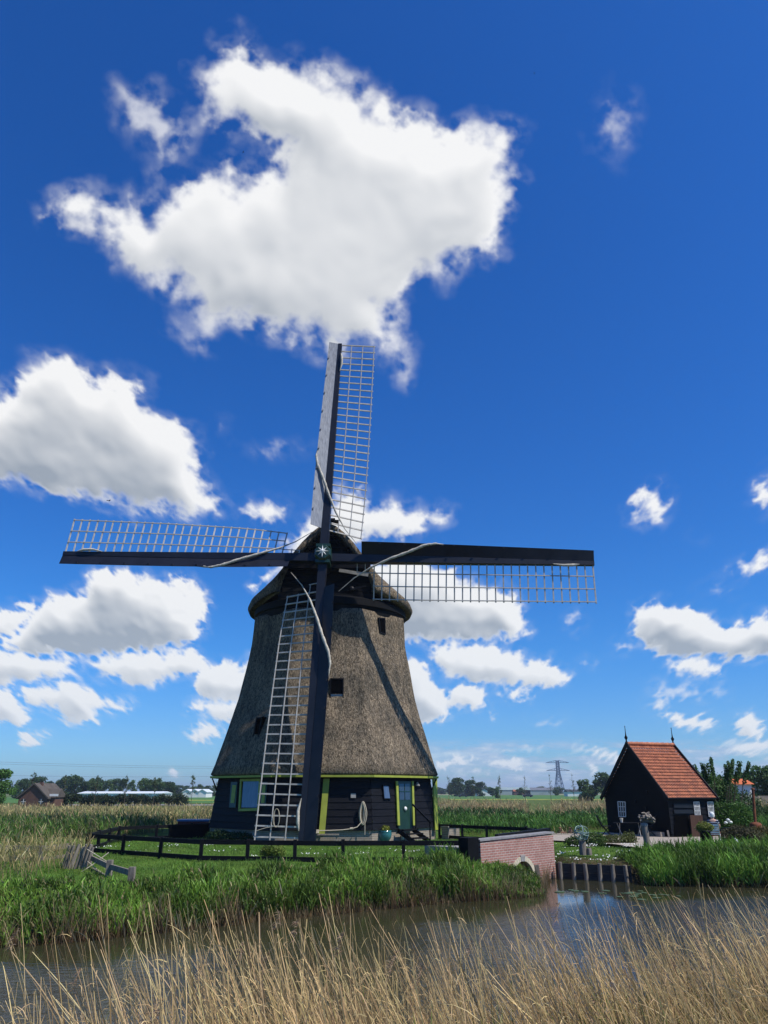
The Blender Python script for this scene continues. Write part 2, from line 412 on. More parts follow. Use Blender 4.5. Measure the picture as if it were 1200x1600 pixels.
# thatch: short strokes of pale and dark straw, combed downwards
def thatch_mat():
    m = mat('thatch', (.2, .17, .13), .92, spec=.15)
    t, b = nodes_of(m); h = NT(t)
    g = h.n('ShaderNodeTexCoord').outputs['Object']
    v1 = h.v('MULTIPLY', g, (1, 1, .40))
    a = h.noise(v1, 16.0, 4, .75, dist=.5)
    c = h.noise(v1, 38.0, 3, .7)
    big = h.noise(g, .55, 4, .6)
    strk = h.noise(h.v('MULTIPLY', g, (1, 1, .10)), 3.2, 5, .65)
    x = h.m('ADD', h.m('MULTIPLY', a, .62), h.m('MULTIPLY', c, .38))
    x = h.lin(x, .40, .60)
    col = h.mixc(x, (.060, .049, .038, 1), (.46, .39, .30, 1))
    tone = h.mixc(h.lin(h.m('ADD', h.m('MULTIPLY', big, .5), h.m('MULTIPLY', strk, .5)), .38, .62), (.44, .45, .44, 1), (1.30, 1.19, 1.04, 1))
    col = h.n('ShaderNodeMix', data_type='RGBA', blend_type='MULTIPLY', ins={0: 1.0, 6: col, 7: tone}).outputs[2]
    t.links.new(col, b.inputs['Base Color'])
    bn = h.n('ShaderNodeBump', ins={'Strength': 1.0, 'Distance': .05, 'Height': x})
    t.links.new(bn.outputs[0], b.inputs['Normal'])
    return m
M_thatch = thatch_mat()

def brick_mat(name, c1, c2, mortar, bw, bh, msz, planar=None, rough=.85):
    m = mat(name, c1, rough)
    t, b = nodes_of(m); h = NT(t)
    g = h.n('ShaderNodeTexCoord').outputs['Object']
    sp = h.n('ShaderNodeSeparateXYZ', ins={0: g})
    if planar is not None:
        along = h.v('DOT_PRODUCT', g, tuple(planar), out='Value')
    else:
        along = h.m('ADD', sp.outputs[0], sp.outputs[1])
    vec = h.n('ShaderNodeCombineXYZ', ins={0: along, 1: sp.outputs[2], 2: 0.0}).outputs[0]
    br = h.n('ShaderNodeTexBrick', ins={'Vector': vec, 'Color1': (*c1, 1), 'Color2': (*c2, 1), 'Mortar': (*mortar, 1), 'Scale': 1.0, 'Mortar Size': msz, 'Mortar Smooth': .2, 'Brick Width': bw, 'Row Height': bh})
    nz = h.noise(g, 2.5, 6, .65)
    col = h.mixc(h.lin(nz, .35, .68, 0, .5), br.outputs['Color'], (*[x * .55 for x in c1], 1))
    t.links.new(col, b.inputs['Base Color'])
    bn = h.n('ShaderNodeBump', ins={'Strength': .8, 'Distance': .012, 'Height': h.m('SUBTRACT', h.m('MULTIPLY', nz, .5), br.outputs['Fac'])})
    t.links.new(bn.outputs[0], b.inputs['Normal'])
    return m

# ------------------------------------------------------------------ sky: the cumulus clouds
def build_sky():
    X, Y, C, A = make_clouds()
    c, s = math.cos(PITCH), math.sin(PITCH)
    u = (X - 600) / FPX; v = (800 - Y) / FPX
    D = np.stack([u, c - v * s, s + v * c], -1); D /= np.linalg.norm(D, axis=-1, keepdims=True)
    V = (D * 9000.0 + np.array([0, 0, EYE])).reshape(-1, 3)
    nh, nw = X.shape
    idx = np.arange(nh * nw).reshape(nh, nw)
    Q = np.stack([idx[:-1, :-1], idx[:-1, 1:], idx[1:, 1:], idx[1:, :-1]], -1).reshape(-1, 4)
    keep = (A.reshape(-1)[Q] > .004).any(1)
    Q = Q[keep]
    used = np.zeros(len(V), bool); used[Q] = True
    remap = np.cumsum(used) - 1
    m = bpy.data.materials.new('cloud_vapour'); m.use_nodes = True
    t = m.node_tree; t.nodes.clear(); h = NT(t)
    em = h.n('ShaderNodeEmission', ins={'Color': h.n('ShaderNodeAttribute', attribute_name='tint').outputs['Color'], 'Strength': 1.0})
    fac = h.n('ShaderNodeAttribute', attribute_name='cover').outputs['Fac']
    mx = h.n('ShaderNodeMixShader', ins={0: fac, 1: h.n('ShaderNodeBsdfTransparent').outputs[0], 2: em.outputs[0]})
    h.n('ShaderNodeOutputMaterial', ins={0: mx.outputs[0]})
    m.cycles.emission_sampling = 'NONE'
    o = np_mesh('sky', V[used], remap[Q], m, col=C.reshape(-1, 3)[used], attrs={'cover': A.reshape(-1)[used]})
    tag(o, kind='structure')
build_sky()
# ------------------------------------------------------------------ the windmill
TX, TY = -2.75, 37.5
mill = thing('windmill', 'tall thatched windmill with black sails standing on the fenced lawn', 'windmill', (TX, TY, 0))
VA = [R(-20 + 45 * k) for k in range(8)]       # corner directions, measured from the front towards the right
def oct_dir(a): return Vector((math.sin(a), -math.cos(a), 0))
def oct_r(a, rnd):
    """radius factor of a rounded octagon with corners at VA"""
    d = (a - VA[0] + math.pi / 8 * 0) % (math.pi / 4)
    d = min(d, math.pi / 4 - d)
    ex = math.cos(math.pi / 8) / math.cos(math.pi / 8 - d)
    return ex * (1 - rnd) + rnd * .965
def shell(prof, rnd=.25, n=128, z_noise=0.0, cx=TX, cy=TY, seed=3, uneven=0.0):
    V = []; g = np.random.default_rng(seed)
    ph = g.uniform(0, 6.28, 12)
    for (r, z) in prof:
        for k in range(n):
            a = 2 * math.pi * k / n
            rr = r * oct_r(a, rnd)
            rr += uneven * sum(math.sin(a * (3 + 2.3 * j) + z * (1.1 + .7 * j) + ph[j]) / (1 + j * .4) for j in range(6))
            p = oct_dir(a) * rr
            V.append((cx + p.x, cy + p.y, z + z_noise * math.sin(a * 9 + ph[7]) * .4))
    Q = [(i * n + k, i * n + (k + 1) % n, (i + 1) * n + (k + 1) % n, (i + 1) * n + k) for i in range(len(prof) - 1) for k in range(n)]
    return V, Q
pr = [(3.97, 9.95), (4.0, 9.3), (4.05, 8.6), (4.13, 8.1), (4.25, 7.5), (4.38, 6.8), (4.54, 6.0), (4.75, 5.2), (4.99, 4.45), (5.24, 3.6), (5.40, 3.05), (5.56, 2.66), (5.50, 2.60), (5.10, 2.60)]
pz = [p[1] for p in pr]
fine = []
for (r0, z0), (r1, z1) in zip(pr[:-1], pr[1:]):
    n_ = max(1, int(abs(z0 - z1) / .25))
    fine += [(r0 + (r1 - r0) * i / n_, z0 + (z1 - z0) * i / n_) for i in range(n_)]
fine.append(pr[-1])
V, Q = shell([(3.2, 10.02)] + fine, .13, 160, uneven=.008)
link_world = lambda V: [(x - TX, y - TY, z) for x, y, z in V]
body = np_mesh('thatched_tower', np.array(link_world(V)), np.array(Q), M_thatch, mill, smooth=True)

def facet(k, rt, zt, rb, zb):
    """plane of the facet between corners k and k+1: corner points and outward normal"""
    a0, a1 = VA[k % 8], VA[(k + 1) % 8]
    c = Vector((TX, TY, 0))
    T0 = c + oct_dir(a0) * rt + Vector((0, 0, zt)); T1 = c + oct_dir(a1) * rt + Vector((0, 0, zt))
    B0 = c + oct_dir(a0) * rb + Vector((0, 0, zb)); B1 = c + oct_dir(a1) * rb + Vector((0, 0, zb))
    n = (T1 - T0).cross(B0 - T0).normalized()
    if n.dot(oct_dir((a0 + a1) / 2 if a1 > a0 else a0 + R(22.5))) < 0: n = -n
    return T0, T1, B0, B1, n
WT, WB, ZT, ZB = 5.14, 5.42, 2.6, .46
# lapped planks of the timber base, one skirt of tarred boards
mb = MB(); rows = 8
for k in range(8):
    T0, T1, B0, B1, n = facet(k, WT, ZT, WB, ZB)
    for j in range(rows):
        f0, f1 = j / rows, (j + 1) / rows
        a, b = T0.lerp(B0, f0), T1.lerp(B1, f0)
        c, d = T0.lerp(B0, f1), T1.lerp(B1, f1)
        lip = .028
        vs = [a + n * .002, b + n * .002, d + n * lip, c + n * lip, d - n * .01, c - n * .01]
        mb.add(vs, [(0, 1, 2, 3)[::-1], (3, 2, 4, 5)[::-1]])
wallo = mb.build('plank_wall', M_tar, mill)
mb = MB()
for k in range(8):
    a0, a1 = VA[k], VA[(k + 1) % 8]
    p0 = Vector((TX, TY, 0)) + oct_dir(a0) * 5.36; p1 = Vector((TX, TY, 0)) + oct_dir(a1) * 5.36
    nn = oct_dir(a0 + R(22.5))
    mb.prism([p0 + Vector((0, 0, -.1)), p1 + Vector((0, 0, -.1)), p1 + Vector((0, 0, .455)), p0 + Vector((0, 0, .455))], -nn * .3)
M_brickf = brick_mat('pale_brick', (.34, .27, .20), (.24, .20, .16), (.36, .34, .30), .22, .07, .012)
mb.build('brick_footing', M_brickf, mill)
# eaves board
mb = MB()
for k in range(8):
    a0, a1 = VA[k], VA[(k + 1) % 8]; c = Vector((TX, TY, 0))
    r1, r0 = 5.56, 5.40
    for (za, zb_) in ((2.50, 2.585),):
        o0, o1 = c + oct_dir(a0) * r1, c + oct_dir(a1) * r1
        i0, i1 = c + oct_dir(a0) * r0, c + oct_dir(a1) * r0
        vs = [p + Vector((0, 0, z)) for z in (za, zb_) for p in (o0, o1, i1, i0)]
        mb.add(vs, [(0, 1, 2, 3)[::-1], (4, 5, 6, 7), (0, 1, 5, 4), (2, 3, 7, 6)])
mb.build('eaves_board', M_lime, mill)
mb = MB()      # soffit between the wall and the eaves board
for k in range(8):
    a0, a1 = VA[k], VA[(k + 1) % 8]; c = Vector((TX, TY, 0))
    q = [c + oct_dir(a0) * 5.40, c + oct_dir(a1) * 5.40, c + oct_dir(a1) * 4.95, c + oct_dir(a0) * 4.95]
    mb.add([p + Vector((0, 0, 2.515)) for p in q], [(0, 1, 2, 3)])
mb.build('soffit', M_tar_matte, mill)
# braces under the eaves at the two outermost corners seen
for k in (7, 2):
    a = VA[k]; c = Vector((TX, TY, 0)); mb = MB()
    mb.bar(c + oct_dir(a) * 5.45 + Vector((0, 0, 2.49)), c + oct_dir(a) * 5.22 + Vector((0, 0, 2.0)), .05, .05)
    mb.build('eaves_brace', M_tar, mill)

def quad_on(px4, pl, off, thick, name, m, parent, inset=None):
    """a flat panel whose corners are the points of a wall plane that lie at these photograph pixels"""
    p0, n = pl
    pts = [on_plane(x, y, p0, n, off) for x, y in px4]
    mb = MB(); mb.prism(pts, n * thick); return mb.build(name, m, parent)
def frame_on(px4, pl, off, thick, wd, name, m, parent):
    p0, n = pl
    P = [on_plane(x, y, p0, n, off) for x, y in px4]
    mb = MB()
    for i in range(4):
        a, b = P[i], P[(i + 1) % 4]
        d = (b - a).normalized(); inn = n.cross(d).normalized()
        cen = sum(P, Vector()) / 4
        if (cen - a).dot(inn) < 0: inn = -inn
        e = 0 if i % 2 == 0 else wd
        mb.prism([a + d * e, b - d * e, b - d * e + inn * wd, a + d * e + inn * wd], n * thick)
    return mb.build(name, m, parent)
F_right = facet(1, WT, ZT, WB, ZB); P_right = (F_right[0], F_right[4])
F_front = facet(0, WT, ZT, WB, ZB); P_front = (F_front[0], F_front[4])
F_left = facet(7, WT, ZT, WB, ZB); P_left = (F_left[0], F_left[4])
# corner boards, yellow-green
quad_on([(505.5, 1217), (515, 1217), (507.5, 1304), (498, 1304)], P_front, .04, .05, 'corner_board', M_lime, mill)
quad_on([(673.5, 1217), (680, 1217), (681.5, 1297), (677, 1297)], (F_right[1], F_right[4]), .06, .06, 'corner_board', M_lime, mill)
# door: upper half glazed, lower half panelled
door = quad_on([(619, 1221), (641, 1221), (642, 1296), (621, 1296)], P_right, .03, .04, 'door', M_dgreen, mill)
dw = quad_on([(621.5, 1225), (638, 1225), (638.5, 1250), (622.5, 1250)], P_right, .075, .006, 'door_window', M_glass, door)
mbf = MB()
def bar_on(mb, x0, y0, x1, y1, pl, off, w, th):
    a = on_plane(x0, y0, pl[0], pl[1], off); b = on_plane(x1, y1, pl[0], pl[1], off)
    mb.bar(a, b, w, th, up=pl[1])
bar_on(mbf, 630, 1225, 630.5, 1250, P_right, .088, .03, .02)
bar_on(mbf, 621.5, 1237, 638.3, 1237, P_right, .092, .03, .02)
mbf.build('glazing_bars', M_dgreen, door)
mbk = MB(); kp = on_plane(630.5, 1264, P_right[0], P_right[1], .09)
mbk.lathe(kp, [(.02, -.03), (.03, 0), (.09, .02), (.075, .05), (.02, .07)], 12, ax=P_right[1].to_track_quat('Z', 'Y').to_matrix())
mbk.build('door_knob', M_white, door)
for xs in ((616, 619.2, 622.2, 618.6), (640.9, 643.6, 645.6, 642.6)):
    quad_on([(xs[0], 1221), (xs[1], 1221), (xs[2], 1290), (xs[3], 1290)], P_right, .05, .06, 'door_post', M_lime, mill)
w1 = quad_on([(596.5, 1228), (605.5, 1228), (608.5, 1248), (598.5, 1248)], P_right, .05, .02, 'small_window', M_curtain, mill)
frame_on([(595.8, 1227), (606, 1227), (609.2, 1249), (597.8, 1249)], P_right, .052, .04, .035, 'window_frame', M_tar, w1)
quad_on([(548, 1240), (556, 1240), (556, 1247), (548, 1247)], P_front, .04, .03, 'wall_plate', M_stone, mill)
mbl = MB(); lp = on_plane(649.5, 1226, P_right[0], P_right[1], .10); mbl.lathe(lp, [(.03, .10), (.05, .06), (.11, -.04), (.10, -.07)], 12)
mbl.build('wall_lamp', M_stone, mill)
# window and shutters on the left facet
w2 = quad_on([(382, 1220), (407, 1219), (403, 1262), (379, 1262)], P_left, .05, .012, 'window', M_curtain, mill)
frame_on([(378, 1217.5), (410, 1217), (407, 1267), (375, 1268)], P_left, .045, .06, .10, 'window_frame', M_lime, w2)
for px4 in ([(363, 1222), (373, 1222), (370, 1262), (360, 1262)], [(410, 1222), (419, 1222), (417, 1260), (408, 1260)]):
    sh = quad_on(px4, P_left, .04, .035, 'shutter', M_dgreen, mill)
    cx_ = [p[0] for p in px4]; q = [(px4[0][0] + 2.6, 1227), (px4[1][0] - 1.6, 1227), (px4[2][0] - 1.6, 1255), (px4[3][0] + 2.6, 1255)]
    quad_on(q, P_left, .078, .012, 'shutter_panel', M_lime, sh)
# windows in the thatch: solid near-black blocks, the shade of the reveals painted in
def thatch_opening(px4, depth, name='thatch_window', sill=False):
    cx_ = sum(p[0] for p in px4) / 4; cy_ = sum(p[1] for p in px4) / 4
    # find the thatch surface along the ray
    d = ray(cx_, cy_); best = None
    for i in range(2000):
        k = 24 + i * .01; p = Vector((0, 0, EYE)) + d * k
        q = p - Vector((TX, TY, 0)); a = math.atan2(q.x, -q.y); rr = math.hypot(q.x, q.y)
        zr = float(np.interp(-p.z, [-z for z in pz], [r for r, z in pr]))
        if rr < zr * oct_r(a % (2 * math.pi), .13): best = (p, a); break
    p, a = best
    ki = int(((a - VA[0]) % (2 * math.pi)) / (math.pi / 4)); an = VA[ki] + R(22.5)
    n = oct_dir(an)
    P = [on_plane(x, y, p, n, 0) for x, y in px4]
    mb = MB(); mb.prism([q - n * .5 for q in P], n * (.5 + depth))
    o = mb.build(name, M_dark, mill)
    mb = MB()
    P2 = [on_plane(x, y, p, n, depth + .004) for x, y in px4]
    for i in range(4):
        a_, b_ = P2[i], P2[(i + 1) % 4]; dd = (b_ - a_).normalized(); inn = n.cross(dd)
        if (sum(P2, Vector()) / 4 - a_).dot(inn) < 0: inn = -inn
        e = 0 if i % 2 == 0 else .05
        mb.prism([a_ + dd * e, b_ - dd * e, b_ - dd * e + inn * .05, a_ + dd * e + inn * .05], n * .03)
    mb.build('window_frame', M_tar, o)
    if sill:
        mb = MB(); c3 = [on_plane(x, y, p, n, depth + .01) for x, y in ((px4[3][0] + 2, px4[3][1] - 8), (px4[2][0] - 2, px4[2][1] - 8), (px4[2][0] - 2, px4[2][1] - 2), (px4[3][0] + 2, px4[3][1] - 2))]
        mb.prism(c3, n * .012); mb.build('window_pane', M_glass, o)
thatch_opening([(516, 1060), (537, 1060), (537, 1093), (515, 1093)], .06, sill=True)
thatch_opening([(590, 965), (600, 966), (601, 992), (592, 989)], .05)
thatch_opening([(403, 1121), (412, 1120), (405, 1160), (396, 1159)], .06)

# ---- steps and rail at the door
steps = MB()
n = P_right[1]; along = (F_right[1] - F_right[0]).normalized(); along.z = 0; along.normalize()
nh = Vector((n.x, n.y, 0)).normalized()
dc = on_plane(631, 1296, P_right[0], n, 0); dc.z = 0
for i in range(3):
    c = dc + nh * (.28 + .27 * i) + Vector((0, 0, .44 - .15 * i))
    steps.box(c, (.95, .26, .05), rz=math.atan2(along.y, along.x))
for sx in (-.48, .48):
    steps.bar(dc + nh * .1 + along * sx + Vector((0, 0, .42)), dc + nh * .98 + along * sx + Vector((0, 0, .0)), .05, .18)
so = steps.build('door_steps', M_tar, mill)
rail = MB()
a = dc + along * .52
rail.bar(a + nh * .06 + Vector((0, 0, 1.42)), a + nh * 1.05 + Vector((0, 0, .72)), .05, .07)
rail.bar(a + nh * .22 + Vector((0, 0, .3)), a + nh * .22 + Vector((0, 0, 1.30)), .06, .06)
rail.bar(a + nh * 1.0 + Vector((0, 0, 0)), a + nh * 1.0 + Vector((0, 0, .82)), .06, .06)
rail.build('hand_rail', M_tar, mill)

# ---- turning ring under the cap and the thatched cap
V, Q = shell([(3.4, 9.80), (3.86, 9.82), (3.9, 10.1), (4.02, 10.15), (4.02, 10.45), (3.7, 10.6)], .9, 96)
np_mesh('turning_ring', np.array(link_world(V)), np.array(Q), M_tar_matte, mill, smooth=False)
midp = [(4.12, 10.36), (4.22, 10.58), (4.12, 10.84), (3.55, 11.15), (2.85, 11.70), (2.15, 12.32), (1.6, 12.90), (1.12, 13.4), (.66, 13.85), (.28, 14.14), (0, 14.24)]
frop = [(2.42, 10.85), (2.46, 11.02), (2.40, 11.2), (2.32, 11.5), (2.18, 11.9), (1.95, 12.35), (1.62, 12.8), (1.25, 13.3), (.8, 13.8), (.38, 14.15), (0, 14.3)]
def cap_section(t):
    """half profile of the cap at distance t behind the mill's axis (t<0: towards the sails)"""
    if t <= 0:
        f = (min(-t, 3.3) / 3.3); rim = math.sqrt(max(0, 4.2 ** 2 - t * t))
        out = []
        for i, ((x0, z0), (x1, z1)) in enumerate(zip(midp, frop)):
            g_ = f ** (1.9 if i < 3 else .9)
            wx_ = (1 - math.sqrt(max(0, 1 - (f * .79) ** 2))) / (1 - math.sqrt(1 - .79 ** 2)) if i < 5 else g_
            out.append((x0 + (x1 - x0) * wx_, z0 + (z1 - z0) * g_))
        return out
    f = t / 4.2
    s_ = math.sqrt(max(0.0004, 1 - f * f))
    return [(x * s_, 10.55 + (z - 10.55) * (1 - .72 * f ** 2.2)) for x, z in midp]
ts = [-3.3 + .3 * i for i in range(12)] + [.3, .8, 1.4, 2.0, 2.6, 3.1, 3.6, 3.95, 4.15]
V = []; m_ = 0
for t in ts:
    sec = cap_section(t)
    ring = [(-x, z) for x, z in sec] + [(x, z) for x, z in sec[::-1][1:]]
    m_ = len(ring)
    V += [(x, t, z) for x, z in ring]
Q = [(i * m_ + k, i * m_ + k + 1, (i + 1) * m_ + k + 1, (i + 1) * m_ + k) for i in range(len(ts) - 1) for k in range(m_ - 1)]
nb = len(V)      # inner skin, so the thatch has a thickness at the gable and the rim
thk = .34
for t in ts:
    sec = cap_section(t)
    ring = [(-x, z) for x, z in sec] + [(x, z) for x, z in sec[::-1][1:]]
    V += [(x * .885, min(t, 3.8), 10.42 + max(0, (z - 10.42)) * .915) for x, z in ring]
Q += [(nb + (i + 1) * m_ + k, nb + (i + 1) * m_ + k + 1, nb + i * m_ + k + 1, nb + i * m_ + k) for i in range(len(ts) - 1) for k in range(m_ - 1)]
Q += [(k, nb + k, nb + k + 1, k + 1) for k in range(m_ - 1)]
for e in (0, m_ - 1):
    Q += [(i * m_ + e, nb + i * m_ + e, nb + (i + 1) * m_ + e, (i + 1) * m_ + e) for i in range(len(ts) - 1)]
np_mesh('cap', np.array(V), np.array(Q), M_thatch, mill, smooth=True)
bm_ = bpy.data.objects['cap']
# front of the cap: open timber frame above, boarded breast below
mb = MB(); yf = -3.0
def capw(z, sec=frop): return float(np.interp(z, [p[1] for p in sec], [p[0] for p in sec]))
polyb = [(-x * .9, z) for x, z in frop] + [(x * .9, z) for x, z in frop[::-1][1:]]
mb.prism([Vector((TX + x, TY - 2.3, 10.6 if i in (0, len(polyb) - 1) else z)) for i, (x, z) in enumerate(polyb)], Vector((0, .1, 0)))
mb.build('cap_inside_shade', M_dark, mill)  # near-black sheet, painted as the shaded space inside the cap
mb = MB()
for i in range(7):
    z0 = 10.35 + i * .26; hw = min(2.42, capw(z0) * .93) if z0 > 10.9 else 2.3
    mb.box((TX, TY - 3.12 + .004 * i, z0 + .125), (hw * 2, .05, .25), rot=Matrix.Rotation(R(-4), 3, 'X'))
breast = mb.build('cap_breast', M_tar_matte, mill)
mb = MB()
for i, z0 in enumerate((12.55, 12.85, 13.15, 13.45, 13.72, 13.95)):
    hw = capw(z0) * .9
    mb.bar((TX - hw, TY - 3.02, z0), (TX + hw, TY - 3.02, z0 + (.05 if i % 2 else -.04)), .05, .045)
for x0, x1 in ((-1.5, -.9), (-.9, -.5), (.85, .45), (1.35, .95), (-.2, -.1), (1.7, 1.5)):
    zt_ = float(np.interp(abs(x1), [p[0] for p in frop[::-1]], [p[1] for p in frop[::-1]])) - .25
    mb.bar((TX + x0, TY - 2.94, 12.2), (TX + x1, TY - 2.94, zt_), .05, .05)
for sx in (-1, 1):
    mb.bar((TX + sx * 1.25, TY - 2.86, 12.3), (TX + sx * .1, TY - 2.86, 13.9), .06, .05)
    mb.bar((TX + sx * .35, TY - 2.86, 12.3), (TX + sx * 1.15, TY - 2.86, 13.3), .05, .05)
mb.build('gable_framework', M_tar, mill)
mb = MB(); mb.bar((TX - 2.0, TY - 3.3, 12.1), (TX + 2.1, TY - 3.3, 12.1), .22, .26)
mb.build('cap_cross_beam', M_tar, mill)
mb = MB(); mb.bar((TX + .6, TY - 3.38, 11.86), (TX + 2.0, TY - 3.38, 11.62), .04, .16)
mb.build('cap_side_board', M_stone, mill)
mb = MB(); mb.bar((TX + 1.0, TY - 3.30, 10.9), (TX + 1.9, TY - 3.30, 11.12), .07, .07); mb.lathe((TX + 1.2, TY - 3.34, 10.95), [(.05, -.05), (.14, -.02), (.14, .03), (.05, .05)], 10, ax=Matrix.Rotation(R(90), 3, 'X'))
mb.build('iron_hook', M_iron, mill)
mb = MB(); mb.box((TX + .1, TY - 3.25, 14.42), (.5, .5, .12)); mb.box((TX + .35, TY - 3.3, 14.36), (.35, .3, .10))
mb.build('ridge_cap', M_tar, mill)

# ---- sails
HUB = at(506, 870, Y=33.0)
PSI, TAU, RHO = R(2.0), R(6.5), R(1.8)
Rx = Vector((math.cos(PSI), -math.sin(PSI), 0))
Nn = Vector((-math.sin(PSI), -math.cos(PSI), 0))
Nn = (Nn * math.cos(TAU) + Vector((0, 0, 1)) * math.sin(TAU)).normalized()
Up = Nn.cross(Rx); Up = Up if Up.z > 0 else -Up
RAD = 12.5
def weather(r): return R(np.interp(r, [1.2, 4, 8, 12.4], [30, 18, 9, 3]))
def sail(theta, r_in, r_board, mats, stock_off):
    """theta: direction of the whip, clockwise from straight up as seen from the front"""
    c, s = math.cos(theta), math.sin(theta)
    rad = Up * c + Rx * s; tr = Rx * c - Up * s
    def P(ch, dep, r):     # ch: along the trailing side, dep: away from the viewer, r: outwards
        return HUB + rad * r + tr * ch - Nn * (dep + stock_off)
    def C(ch, r, dep=0.0):
        w = weather(r); return P(ch * math.cos(w) - dep * math.sin(w), ch * math.sin(w) + dep * math.cos(w), r)
    mb = MB(); N = 10
    rs = [.25 + (RAD - .25) * i / N for i in range(N + 1)]
    for i in range(N):
        a, b = rs[i], rs[i + 1]; wa, wb = [.40 - .21 * (q / RAD) for q in (a, b)]
        vs = [P(x * wa / 2, y * wa / 2, a) for x, y in ((-1, -1), (1, -1), (1, 1), (-1, 1))] + [P(x * wb / 2, y * wb / 2, b) for x, y in ((-1, -1), (1, -1), (1, 1), (-1, 1))]
        fs = [(0, 1, 5, 4), (1, 2, 6, 5), (2, 3, 7, 6), (3, 0, 4, 7)]
        if i == N - 1: fs.append((4, 5, 6, 7))
        if i == 0: fs.append((3, 2, 1, 0))
        mb.add(vs, fs)
    so = mb.build('sail', M_beam, mill)
    # leading board: a long plank with a front edge turned towards the wind
    mb = MB(); N = 16; r0, r1 = r_board, RAD
    prev = None
    for i in range(N + 1):
        r = r0 + (r1 - r0) * i / N; w = weather(r) + R(12)
        hw = .40 - .21 * (r / RAD)
        wd = np.interp(r, [r0, RAD], [.66, .52])
        x0, x1 = -hw * .42, -hw * .42 - wd
        sec = [P(x0, -hw / 2 + .03, r), P(x0 + (x1 - x0) * math.cos(w), -hw / 2 + .03 + (x1 - x0) * math.sin(w), r)]
        sec += [sec[1] - Nn * .035, sec[0] - Nn * .035]
        b = len(mb.v); mb.v += [tuple(q) for q in sec]
        if prev is not None:
            for k in range(4):
                mb.f.append([prev + k, prev + (k + 1) % 4, b + (k + 1) % 4, b + k]); mb.sm.append(False)
        else: mb.f.append([b + 3, b + 2, b + 1, b]); mb.sm.append(False)
        prev = b
    mb.f.append([prev, prev + 1, prev + 2, prev + 3]); mb.sm.append(False)
    for i in range(9):     # cleats along the board
        r = r0 + .8 + i * 1.15
        if r < RAD - .3:
            w = weather(r) + R(12); hw = .40 - .21 * (r / RAD); wd = np.interp(r, [r0, RAD], [.66, .52]) * .86
            q = P(-hw * .42 - wd * math.cos(w), -hw / 2 - .02 - wd * math.sin(w), r)
            mb.bar(q, q + rad * .10, .04, .05, up=Nn)
    mb.build('leading_board', mats[0], so)
    # lattice
    mb = MB(); nb_ = 27; W_ = 1.84
    r_l = r_in + .0
    for i in range(nb_ + 1):
        r = r_l + (RAD - .06 - r_l) * i / nb_
        mb.bar(C(.05, r, random.uniform(-.012, .012)), C(W_ + .07, r + random.uniform(-.012, .012)), .05, .058, up=rad)
    for f in (.34, .67, 1.0):
        pts = [r_l - .04 + (RAD - r_l) * i / 14 for i in range(15)]
        for a, b in zip(pts[:-1], pts[1:]):
            mb.bar(C(W_ * f, a, -.028), C(W_ * f, b, -.028), .042, .042, up=tr)
    for j, r in enumerate((r_l - .42, r_l - .80)):
        if r > 1.0:
            mb.bar(C(.05, r), C(W_ * (.34 if j else .38), r), .05, .035, up=rad)
            mb.bar(C(W_ * .34, r), C(W_ * .34, r + .42), .035, .035, up=tr)
    mb.build('lattice', M_lath, so)
    # short pegs that hold the lattice to the beam
    # rolled-up sail cloth, lashed slantwise across the sail, thinning into a line
    key = [(-.62, -.30, 5.9, .03), (-.70, -.38, 5.2, .05), (-.60, -.42, 4.7, .065), (-.25, -.34, 3.9, .07), (.05, -.28, 3.1, .06), (.45, -.10, 2.2, .045), (.9, .10, 1.45, .022), (1.5, .28, .75, .014)]
    pts, rr = [], []
    for (a, b) in zip(key[:-1], key[1:]):
        for i in range(6):
            t = i / 6
            pts.append(P(*[a[k] + (b[k] - a[k]) * t for k in range(3)])); rr.append((a[3] + (b[3] - a[3]) * t) * (1 + .16 * math.sin(len(pts) * 1.9)))
    pts.append(P(*key[-1][:3])); rr.append(key[-1][3])
    mb = MB(); mb.tube(pts, rr, 9); mb.build('rolled_canvas', M_cloth, so)
    mb = MB()      # canvas tail tied near the tip
    mb.tube([P(.10, -.14, RAD - .7), P(.16, -.17, RAD - 1.0), P(.18, -.17, RAD - 1.45), P(.10, -.14, RAD - 1.9)], [.015, .07, .06, .012], 7)
    mb.build('canvas_tail', M_cloth, so)
    return so
sail(RHO, 1.35, 1.35, (M_board_lit,), -.12)  # upper board alone gets the painted sunlit colour, the others stay dark
s2 = sail(RHO + R(90), 2.35, 1.75, (M_beam,), .22)
s3 = sail(RHO + R(180), 1.75, 1.6, (M_beam,), -.12)
s4 = sail(RHO + R(270), 2.05, 1.6, (M_beam,), .22)
# poll end and star
mb = MB()
rotm = Matrix((Rx, Up, Nn)).transposed()
mb.lathe(HUB - Nn * .35, [(.38, 0), (.40, .05), (.40, .85), (.34, .95), (.12, .98)], 8, smooth=False, ax=rotm @ Matrix.Rotation(R(22.5), 3, 'Z'))
for dx in (-1, 1):
    mb.box(HUB + Rx * .0 + Up * dx * .40 + Nn * .12, (.66, .14, .7), rot=rotm)
hub = mb.build('hub', M_dgreen, mill)
mb = MB(); ctr = HUB + Nn * .66
pts = []
for k in range(16):
    a = math.pi * 2 * k / 16; r = (.32 if k % 4 == 0 else .28) if k % 2 == 0 else .10
    pts.append(ctr + Rx * math.sin(a) * r + Up * math.cos(a) * r)
apex = ctr + Nn * .07
for i in range(16):
    mb.add([pts[i], pts[(i + 1) % 16], apex], [(1, 0, 2)])
mb.add(pts, [list(range(16))])
mb.build('star', M_white, hub)
mb = MB(); mb.tube([HUB - Nn * .3, HUB - Nn * 2.2], .30, 12); mb.build('windshaft', M_iron, mill)
